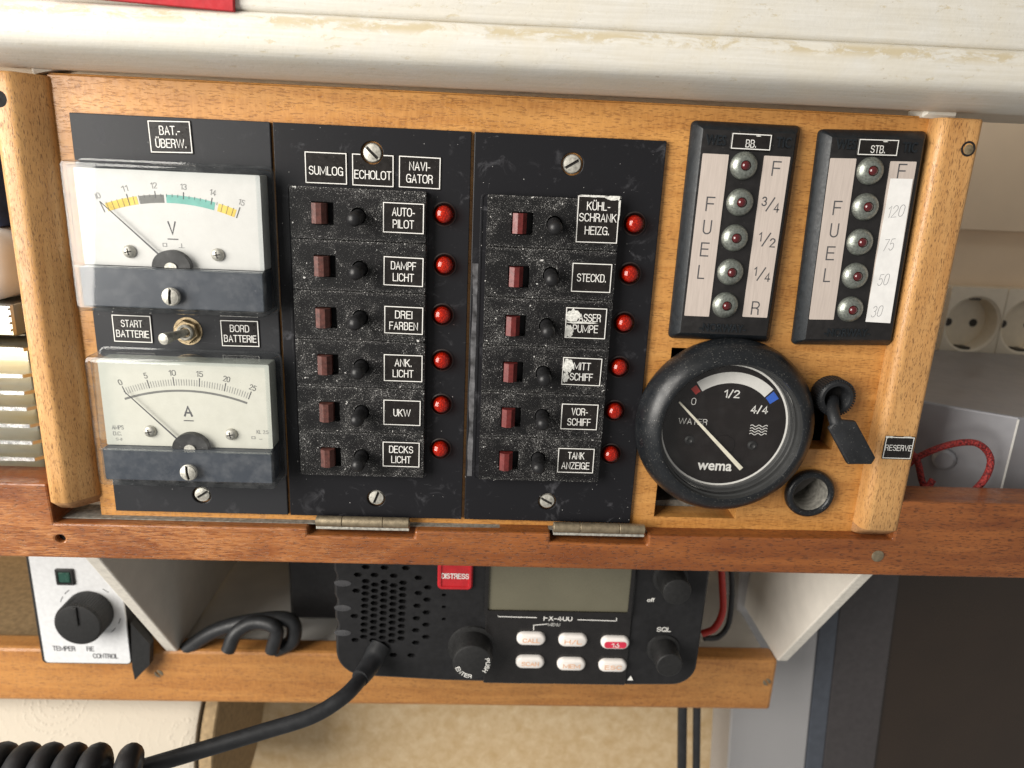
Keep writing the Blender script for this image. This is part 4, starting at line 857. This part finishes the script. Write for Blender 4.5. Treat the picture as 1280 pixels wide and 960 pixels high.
for k, (px0, px1, s1, s2, py) in enumerate(((394, 511, 427, 478, 655.3), (692, 807, 725.6, 775, 663))):
    us = [uv(p, py, 5.5)[0] for p in (px0, s1, s2, px1)]; v = uv((px0+px1)/2, py, 5.5)[1]
    t = thing('hinge', ('old brass butt hinge below the switch panel headed SUMLOG', 'old brass butt hinge below the switch panel with the STECKD. label')[k], 'hinge', ((us[0]+us[3])/2, v, 3.2), group='hinges of the instrument board')
    cu = (us[0]+us[3])/2
    for a, b in zip(us, us[1:]):
        T = Matrix.Rotation(PI/2, 4, 'Y'); a -= cu; b -= cu
        mk('knuckle', MB().loft([[(x, 2.35*s*math.cos(2*PI*i/20), 2.35*s*math.sin(2*PI*i/20)) for i in range(20)] for x, s in ((a+.06, .9), (a+.3, 1), (b-.3, 1), (b-.06, .9))]), m_hinge, t)
    mk('pin', MB().loft([[(x, 1.0*math.cos(2*PI*i/12), 1.0*math.sin(2*PI*i/12)) for i in range(12)] for x in (us[0]-cu-.3, us[3]-cu+.3)]), m_hinge, t)
    mk('leaf', MB().box(us[0]-cu, us[3]-cu, -3.4, -2.2, -9, 1.2), m_screw, t, sm=0, bevel=.2)
mk('brass_strip', MB().box(-187.5, 182, 16.9, 17.25, -18, -4.6), m_dustgrey, ra, sm=0)
# ================================================================== shelf below
LH = -90
sh = thing('lower_shelf', 'shelf with honey coloured wooden front lip below the rail', 'shelf', (U0, 341, LH))
mk('front_lip', MB().box(-420, 353.4-U0, 0, 38, -14, 0), m_lip, sh, sm=0, bevel=2.2)
mk('shelf_board', MB().box(-29.2-U0, 350-U0, 26, 33.5, -117, -14.1), m_whitep, sh, sm=0)
mk('brown_shelf_board', MB().box(-420, -29.4-U0, 26, 33.5, -117, -14.1), m_core, sh, sm=0)
for px, py in ((198.5, 842), (958.6, 852.5)):
    x, y = uv(px, py, LH); screw(sh, x-U0, 341-y, -.9, 2.9, -.9, m_hinge)
def bracket(name, u, side, label):
    t = thing('shelf_bracket', label, 'bracket', (u, 303, LH), group='white shelf brackets')
    th = 7.0*side
    # profile in (h, y): y up from the shelf lip top
    pr = [(-116, -.5), (0, -.5), (86, 128), (86, 131), (-116, 131)]
    mb = MB(); n = len(pr)
    rings = [[(x, y, h) for h, y in pr] for x in sorted((0, th))]
    mb.loft(rings); mb.m[1] = 1
    mk('board', mb, [m_brack, m_brackedge], t, sm=0, bevel=.8)
bracket('b', -22.0, -1, 'white triangular bracket between the temperature controller and the radio')
bracket('b', 352.5, 1, 'white triangular bracket at the free end of the lower shelf')
# ================================================================== radio
RH = -35; ro, rv = 185.0, 279.6; rad = thing('marine_radio', 'black marine radio with red distress button standing on the lower shelf', 'radio', (ro, rv, RH)); L = Fr(ro, rv, RH)
def P2(px, py, dz=0): return L(px, py, RH+dz)
left = ro-uv(417, 730, RH)[0]; right = uv(889, 730, RH)[0]-ro
def outl(i):
    pts = []
    bl, br = 13.0, 13.0
    def add(x, y): pts.append((x, y))
    add(right-i-1, 84-i)
    add(-left+i, 84-i)
    for yy in (62.5, 48.2, 34.6):
        for k in range(9):
            a = k/8; add(-left+i+1.2*math.sin(PI*a)*(1 if i < 2 else 1), yy+4.2-8.4*a)
    for k in range(9):
        t = PI+PI/2*k/8; add(-left+bl+2+(bl+2-i)*math.cos(t)*1.0-0, bl+5.0+(bl+2.0-i)*math.sin(t))
    add(-40, .9+i); add(60, -.2+i)
    for k in range(9):
        t = -PI/2+PI/2*k/8; add(right-br-1.5+(br-i)*math.cos(t), br+.2+(br-i)*math.sin(t))
    return pts
holes_px = []
for c in range(6):
    x = 285+c*70.0
    for r in range(13):
        y = 158+r*46.5-(23 if c % 2 else 0)+c*3
        if c in (0, 1, 2, 3, 4) and 150 < y < 660-abs(c-2)*20: holes_px.append((x-(y-150)*.035, y))
holes_px += [(225, 110), (350, 112), (495, 118), (680, 133), (750, 205), (680, 248), (745, 297), (670, 343), (740, 393), (665, 437), (737, 485), (660, 527), (735, 577), (660, 620), (625, 715), (490, 712), (213, 230), (200, 420), (205, 600), (285, 52), (425, 56), (585, 60), (870, 262), (870, 352), (870, 443)]
hl = []
for x, y in holes_px:
    cx, cy = P2(410+x/6, 700+y/6); hw, hh = (2.35, 1.25)
    if x > 800: hw, hh = 1.4, .8
    hl.append([(cx+hw, cy), (cx+hw*.5, cy+hh), (cx-hw*.5, cy+hh), (cx-hw, cy), (cx-hw*.5, cy-hh), (cx+hw*.5, cy-hh)])
mb = MB().holed(outl(1.6), hl, -2.5, 0, 0); n = len(outl(0))
mb.loft([[(x, y, z) for x, y in outl(i)] for i, z in ((0, -70), (0, -2.0), (.5, -.7), (1.6, -.01))], 0, cap1=False)
mb.poly(outl(3), -3.2, -2.6, 1); mk('case', mb, [m_case, m_void], rad, sm=40)
for py in (729, 760, 791):
    x, y = P2(428, py, .0); mb = MB()
    mb.loft([[(-3.0+4.6*s*math.cos(2*PI*k/24), 1.9*s*math.sin(2*PI*k/24), z) for k in range(24)] for s, z in ((1, -.3), (.95, .2), (.5, .45), (.1, .5))]); mk('side_ridge', mb, m_glint, rad, (x+3.2, y, 0))
x0, y0 = P2(604, 852); x1, y1 = P2(797, 700)
fp = mk('front_panel', MB().rbox(x0, x1, .9, y1, [(0, -.2), (0, .6), (.5, 1.0)], 1.0), m_gloss, rad)
x0, y0 = P2(609, 763, 1); x1, y1 = P2(792, 690, 1)
mk('screen_surround', MB().holed(rrect(x0-1.6, x1+1.6, y0-2.0, y1, 1.2), [rrect(x0+.2, x1-.2, y0+.8, y1-1, .8)], .9, 2.4), m_gloss, rad, sm=0)
mk('screen', MB().rbox(x0+.1, x1-.1, y0+.7, y1-.9, [(0, .9), (0, 1.3)], .6), m_lcd, rad, sm=0)
pr = MB(); ZP = 1.05
def ln(a, b, w=.45): A = P2(*a, 1); B = P2(*b, 1); pr.strip(*A, *B, w, ZP, 0)
ln((622, 762), (622.6, 771)); ln((622, 770.6), (671, 772)); ln((722, 774.6), (771, 776.2)); ln((770.6, 776.6), (770.6, 768)); ln((667, 788), (667, 781)); ln((667, 781.4), (684, 780))
mk('panel_line', pr, m_white, fp, sm=0); pr = MB(); x, y = P2(697.5, 772.8, 1); pr.text('FX-400', x, y, 3.2, 15, 0, ZP, 1); mk('model_print', pr, m_white, fp, sm=0); pr = MB(); x, y = P2(692.5, 780.8, 1); pr.text('MENU', x, y, 1.8, 6.4, 0, ZP, 0)
mk('menu_print', pr, m_white, fp, sm=0); pr = MB(); x, y = P2(788, 848, 1); pr.add([(x-1.6, y-1.2, ZP), (x+1.6, y-1.2, ZP), (x, y+1.8, ZP)], [(0, 1, 2)]); mk('panel_print', pr, m_white, fp, sm=0)
for st, px, py in (('CALL', 663.8, 799), ('H/L', 716, 800.8), ('16', 768.8, 803.8), ('SCAN', 662.5, 828), ('MEM', 714, 830.8), ('ESC', 765.8, 832.5)):
    x, y = P2(px, py-1, 2); b = mk('key', MB().rbox(-7.6, 7.6, -3.6, 3.6, [(0, .9), (0, 2.4), (.4, 3.2), (1.2, 3.7)], 3.5, 0, 6), m_btn, rad, (x, y, 0))
    g = MB(); y_ = 0
    if st == '16': g.rbox(-6.0, 6.0, -2.5, 1.5, [(0, 3.6), (.1, 3.78)], 1.7, 1, 5); y_ = -.5
    g.text(st, 0, y_-.2, 2.6, 9.0 if st != '16' else 4.0, 2 if st == '16' else 0, 3.8, 1); mk('key_print', g, [m_orange, m_redp, m_white], b, sm=0)
x, y = P2(569, 722, 1)
db = mk('distress_button', MB().rbox(-9.0, 9.0, -6.6, 10, [(0, -.1), (0, 1.6), (.8, 2.4), (1.8, 2.4), (2.2, 1.8)], 2.6, 0, 5), m_redbtn, rad, (x, y, 0))
g = MB().text('DISTRESS', 0, 1.4, 3.1, 14.0, 0, 1.95, 1); mk('lettering', g, m_white, db, sm=0)
def knob(px, py, r, hgt, name, txt=None):
    x, y = P2(px, py, 0); k = mk(name, MB().lathe([(r*1.26, -.05), (r*1.22, .9), (r*1.08, 1.2), (r, 1.3), (r*.97, hgt-1.0), (r*.93, hgt-.3), (r*.86, hgt), (.1, hgt+.05)], 44), m_knob, rad, (x, y, 0), sm=30)
    return k
k = knob(591, 809, 10.6, 13, 'channel_knob'); g = MB()
for i, ch in enumerate('ENTER'):
    a = math.radians(205+i*14.5); g.text(ch, 8.0*math.cos(a), 8.0*math.sin(a), 2.3, 1.8, 0, 13.1, 1, a+PI/2)
for i, ch in enumerate('PUSH'):
    a = math.radians(15-i*16); g.text(ch, 8.0*math.cos(a), 8.0*math.sin(a), 2.3, 1.8, 0, 13.1, 1, a-PI/2)
mk('ring_print', g, m_white, k, sm=0)
knob(838, 722, 7.6, 14, 'volume_knob'); knob(829, 811, 7.2, 14, 'squelch_knob')
g = MB(); x, y = P2(830, 787, .2); g.text('SQL', x, y, 2.8, 7.6, 0, .12, 1); x, y = P2(813.7, 750, .2); g.text('off', x, y, 2.2, 4.0, 0, .12, 1); mk('knob_print', g, m_white, rad, sm=0)
# handset cord
def wp(px, py, h): u, v = uv(px, py, h); return (u-ro, rv-v, h-RH)
hc = thing('handset_cord', 'thick black rubber cord plugged into the radio and ending in a coil', 'cord', (ro, rv, RH))
x, y, z = wp(466, 826, -30)
mk('strain_relief', MB().tube(smooth([(x+3, y+4, -2), (x, y, 4), wp(458, 838, -24), wp(450, 848, -18)], 4), [6.0, 5.9, 5.8, 5.6, 5.4, 5.3, 5.2, 5.1, 5.0, 4.9, 4.8, 4.7, 4.6], 18), m_cable, hc)
cab = smooth([wp(460, 836, -27), wp(448, 852, -16), wp(428, 872, -5), wp(390, 895, 3), wp(330, 914, 10), wp(250, 938, 18), wp(170, 962, 26), wp(80, 990, 32), wp(20, 990, 40)], 8)
mk('cable', MB().tube(cab, 3.75, 16), m_cable, hc)
coil = []
cxu, cyv, ch = wp(0, 982, 48)
x1_ = wp(146, 982, 48)[0]
turns = 8; x0_ = x1_-turns*9.6
for i in range(turns*26+14):
    a = 2*PI*i/26; coil.append((x0_+i/26*9.6+max(0, i-(turns*26-16))*.32, cyv+12.0*math.cos(a), ch+12.0*math.sin(a)))
mk('coil', MB().tube(coil, 4.5, 14), m_cable, hc)
# ================================================================== temperature controller
TH = -82; TS = 1.127; tu, tv = uv(110, 829, TH); tc = thing('temperature_controller', 'white faced heater control box with black knob and green lamp', 'controller', (tu, tv, TH), .0); tc.scale = (TS, TS, TS); L0 = Fr(tu, tv, TH)
def L(px, py, h): x, y = L0(px, py, h); return x/TS, y/TS
x0 = L(54, 828, TH)[0]; x1 = L(163.5, 828, TH)[0]
mk('case', MB().rbox(x0-1.2, x1+.2, -1.2, 70, [(0, -62), (0, -1.4), (.3, -.9)], 2.6), m_knob, tc)
fc = mk('faceplate', MB().rbox(x0+.9, x1, 0, 69, [(0, -.95), (0, -.25), (.15, 0)], 2.0), m_tface, tc)
pts = [L(px, py, TH+1) for px, py in ((163, 779), (187, 806), (186.5, 832), (168, 851), (164.5, 834))]
mk('side_fin', MB().poly(pts[::-1], -4.0, .5), m_knob, tc, sm=0)
x, y = L(82, 720.5, TH); il = mk('indicator_lamp', MB().rbox(-4.6, 4.6, -4.6, 4.6, [(0, -.1), (0, .9), (.5, 1.3), (1.3, 1.3), (1.5, .7)], .8), m_knob, tc, (x, y, 0)); mk('lens', MB().rbox(-2.9, 2.9, -2.9, 2.9, [(0, .5), (0, 1.2), (.5, 1.6)], .4), m_green, il)
kx, ky = L(113, 764, TH); mb = MB(); pr = []
for k in range(120):
    a = 2*PI*k/120; pr.append((a, 11.9+(.28 if k % 2 else -.05)))
mb.loft([[((r-s)*math.cos(a), (r-s)*math.sin(a), z) for a, r in pr] for s, z in ((0, .2), (.2, 11.2), (1.0, 12.2), (2.2, 12.4))]); kn = mk('knob', mb, m_knob, tc, (kx, ky, 0), sm=20)
mk('pointer_ridge', MB().box(-1.0, 1.0, 0, 10.5, 12.3, 13.4), m_knob, kn, sm=0, bevel=.3)
g = MB(); x, y = L(80, 810.5, TH); g.text('TEMPER', x, y, 3.0, 11.6, 0, .06, 1); x, y = L(113, 811, TH); g.text('RE', x, y, 3.0, 3.8, 0, .06, 1); x, y = L(132, 820, TH); g.text('CONTROL', x, y, 3.0, 13.0, 0, .06, 1)
for a in (60, 140, 160, 200, 320, 345): g.arc(kx, ky, 15.2, 15.6, math.radians(a), math.radians(a-13), .06, 0, 6)
mk('lettering', g, m_ink, fc, sm=0)
# ================================================================== things around the radio
u, v = uv(385, 760, -100)
mb = MB().rbox(-17, 20, -10, 40, [(0, -60), (0, -2), (2, 0)], 3); mk('black_device', mb, m_case, None, (u, v+12, -120), label='black device standing on the shelf behind the radio', cat='device')
mb = MB(); base = uv(300, 800, -70)
def cp(px, py, h): u, v = uv(px, py, h); return (u-base[0], base[1]-v, h+70)
for pts, r in (([(232, 812, -95), (270, 788, -92), (318, 776, -90), (362, 775, -92), (366, 800, -90), (345, 812, -92)], 4.6), ([(285, 813, -82), (296, 790, -84), (320, 778, -86), (345, 786, -84), (340, 814, -84)], 4.2)):
    mb = MB().tube(smooth([cp(*p) for p in pts], 7), r, 14)
    mk('black_cable', mb, m_cable, None, (base[0], base[1], -70), label=('large outer loop of black cable lying on the shelf beside the left bracket', 'small inner loop of black cable nested in the larger loop')[0 if r > 4.4 else 1], cat='cable', group='black cables on the shelf')
base = uv(890, 770, -80)
def cp(px, py, h): u, v = uv(px, py, h); return (u-base[0], base[1]-v, h+80)
mk('red_wire', MB().tube(smooth([cp(900, 690, -90), cp(903, 735, -85), cp(903, 765, -80), cp(893, 785, -78), cp(878, 792, -80)], 7), 2.1, 12), m_rwire, None, (base[0], base[1], -80), label='bright red wire hanging beside the radio', cat='wire')
mk('dark_wire', MB().tube(smooth([cp(912, 690, -92), cp(915, 735, -90), cp(911, 778, -88), cp(898, 796, -84), cp(880, 798, -82)], 7), 1.7, 12), m_cable, None, (base[0], base[1], -80), label='thin dark wire behind the red wire', cat='wire')
for k, px in enumerate((853, 871)):
    a = uv(px, 885, -125); b = uv(px-1, 990, -125)
    mk('hanging_cable', MB().tube([(0, 40, 0), (0, 0, 0), (b[0]-a[0], a[1]-b[1], 0)], 3.4-.6*k, 14), m_cable, None, (a[0], a[1], -125), label=('thicker black cable hanging under the shelf against the beige wall', 'thinner black cable hanging under the shelf next to the television')[k], cat='cable', group='cables under the shelf')
# paper roll
pu, pv = uv(238, 900, -95)
pt = thing('paper_towel_roll', 'white embossed paper towel roll under the lower shelf', 'paper roll', (pu, 404, -152))
mb = MB()
mb.loft([[(x, 60*s*math.cos(2*PI*k/72), 60*s*math.sin(2*PI*k/72)) for k in range(72)] for x, s in [(-230+i*20, 1) for i in range(11)]+[(-8, 1), (-1.5, 1), (0, .99)]]); mk('paper', mb, m_towel, pt, sm=60)
mk('core', MB().loft([[(x, 20*math.cos(2*PI*k/40), 20*math.sin(2*PI*k/40)) for k in range(40)] for x in (-1, 1.5)]), m_core, pt)
mk('holder_disc', MB().loft([[(x, r*math.cos(2*PI*k/60), r*math.sin(2*PI*k/60)) for k in range(60)] for x, r in ((2.2, 57), (4.5, 58), (10.5, 58), (11.5, 57))]), m_core, pt, sm=30)
# ================================================================== right: television, sockets, silver box, red cord
tp = [uv(*p, -150) for p in ((909, 887), (900, 960), (1027, 787), (1008, 960), (1122, 722), (1094, 960))]
tvt = thing('television', 'dark television with light grey speaker strip below the rail', 'television', (424, 470, -150), .075)
ytop = 262
mk('speaker_grille', MB().rbox(-63.5, -2.5, -40, ytop, [(0, -40), (0, -1.5), (1.4, 0)], 3), m_grille, tvt, sm=30)
mk('side_band', MB().rbox(-2.4, 11, -40, ytop, [(0, -40), (0, -.6), (.6, 0)], 1), m_tvside, tvt)
mk('screen_frame', MB().holed([(11.1, -40), (330, -40), (330, ytop), (11.1, ytop)], [[(52, -30), (320, -30), (320, ytop-8), (52, ytop-8)]], -38, 0), m_tvframe, tvt, sm=0, bevel=1)
mk('screen', MB().box(51.5, 320.5, -30.5, ytop-7.5, -6, -2.5), m_screen, tvt, sm=0)
u, v = uv(1216, 405.6, -200)
sk = thing('power_socket', 'double cream wall socket strip behind the right post', 'socket', (u, v, -214))
w2 = uv(1251.5, 405, -200)[0]-u
for k in range(3):
    cx = 2*w2*k
    q_ = mk('socket_insert', MB().holed(rrect(cx-w2+.2, cx+w2-.2, -29, 26.4, 1.5), [circ(cx, 0, 20.5, 40)], 0, 14), m_sock, sk, sm=0, bevel=.8)
    mk('socket_cup', MB().loft([[(cx+r*math.cos(2*PI*i/40), r*math.sin(2*PI*i/40), z) for i in range(40)] for r, z in ((20.4, 13.6), (19.0, 12.5), (18.4, 0.5), (.2, .4))], cap0=False), m_sock, q_)
    for dx in (-9.5, 9.5): mk('pin_hole', MB().lathe([(2.9, .3), (2.9, .9)], 18), m_dark, q_, (cx+dx, -1, 0))
    for dy in (18.2, -18.2): mk('earth_clip', MB().box(cx-3.4, cx+3.4, dy-1, dy+1, 3, 12), m_dark, q_, sm=0)
du, dv = 396.5, 119.0
ang = math.atan2(60, 60)
sb = thing('silver_box', 'silver grey electronic case standing on the white worktop', 'case', (393, 168.5, -58))
A = Vector((0, 0)); lx = Vector((24.4, 38.5)).normalized()          # top front edge runs to the right and towards the viewer
def sbox(l0, l1, d0, d1, y0, y1):
    mb = MB(); dx = Vector((lx.x, lx.y)); dd = Vector((dx.y*.0+.55, -.84))
    v = []
    for y in (y0, y1):
        for l, d in ((l0, d0), (l1, d0), (l1, d1), (l0, d1)):
            p = dx*l+dd*d; v.append((p.x, y, p.y))
    return mb.add(v, [(0, 1, 2, 3), (7, 6, 5, 4), (0, 4, 5, 1), (1, 5, 6, 2), (2, 6, 7, 3), (3, 7, 4, 0)])
mk('case', MB().add([(-8, 0, 0), (30, 0, 26), (120, 0, 26), (190, 0, -120), (0, 0, -140), (-8, 50, 0), (30, 50, 26), (120, 50, 26), (190, 50, -120), (0, 50, -140)],
   [(0, 1, 6, 5), (1, 2, 7, 6), (2, 3, 8, 7), (3, 4, 9, 8), (4, 0, 5, 9), (5, 6, 7, 8, 9), (4, 3, 2, 1, 0)]), m_sil, sb, sm=0, bevel=1.0)
mk('seam', MB().box(-.35, .35, 1, 49, -.3, .3, 0, Matrix.Translation((30.2, 0, 26.2))), m_white, sb, sm=0)
mk('foot', MB().lathe([(5.6, 0), (5.4, 3), (4, 4)], 24, T=Matrix.Translation((8, 22, 11)) @ Matrix.Rotation(-.6, 4, 'Y')), m_sil, sb)
base = uv(1180, 600, -25)
def cp(px, py, h): u, v = uv(px, py, h); return (u-base[0], base[1]-v, h+25)
mk('braided_rope', MB().tube(smooth([cp(1120, 600, -30), cp(1142, 575, -28), cp(1183, 557, -24), cp(1220, 554, -22), cp(1238, 573, -20), cp(1230, 600, -18), cp(1205, 622, -18), cp(1175, 632, -20), cp(1155, 608, -24), cp(1146, 575, -27), cp(1130, 560, -32)], 9), 1.6, 14), m_cordred, None, (base[0], base[1], -25), label='looped red braided cord beside the silver case', cat='cord')
mk('braided_rope', MB().tube(smooth([cp(1120, 622, -24), cp(1140, 618, -24), cp(1158, 610, -23), cp(1166, 600, -24)], 8), 1.6, 14), m_cordred, None, (base[0], base[1], -25), label='short red cord end lying behind the right post', cat='cord')
# ================================================================== left: finned amplifier and odds and ends
hs = thing('amplifier', 'silver and gold finned amplifier standing on the rail at the left', 'amplifier', (-60, 151, -6))
mk('body', MB().box(-140, 14, 0, 58, -60, -23), m_fin, hs, sm=0, bevel=.8)
mk('top_plate', MB().rbox(-140, 19, 60, 74, [(0, -60), (0, -9), (.8, -8)], 1.0), m_fin, hs, sm=30)
for k in range(4): mk('groove_rib', MB().box(-140, 18, 62.5+k*3.0, 63.5+k*3.0, -8.2, -6.8), m_finedge, hs, sm=0, bevel=.2)
for i, py in enumerate((438.8, 472, 493, 513, 534, 555, 575.5, 595.4)):
    v = uv(10, py, -6)[1]; y = 151-v; xe = uv((30, 29, 31, 34, 38, 41, 44, 47)[i], py, -6)[0]+60
    mb = MB().loft([[(x, yy, z) for x, yy, z in ((-140, y, -23.5), (xe+4.5, y, -23.5), (xe+4.0, y, -5.5), (xe, y, 0), (-140, y, 0))] for yy in (0,)]+[[(x, y+1.5, z) for x, z in ((-140, -23.5), (xe+4.5, -23.5), (xe+4.0, -5.5), (xe, 0), (-140, 0))]])
    mb.box(-140, xe-.2, y-.05, y+1.55, -.6, .12, 1); mk('fin', mb, [m_fin, m_finedge], hs, sm=0)
mk('white_case', MB().rbox(-120, 12, 0, 30, [(6, -50), (0, -44), (0, -10), (4, -4), (9, -2)], 12, seg=8), m_whitep, None, (-50, 76, -6), label='rounded white plastic case on top of the finned amplifier', cat='case')
mk('navy_bag', MB().rbox(-100, 20, 0, 34, [(5, -40), (0, -30), (0, -14), (5, -6), (10, -4)], 10, seg=6), m_navy, None, (-60, 46, -10), label='dark navy cloth bag above the white case', cat='bag')
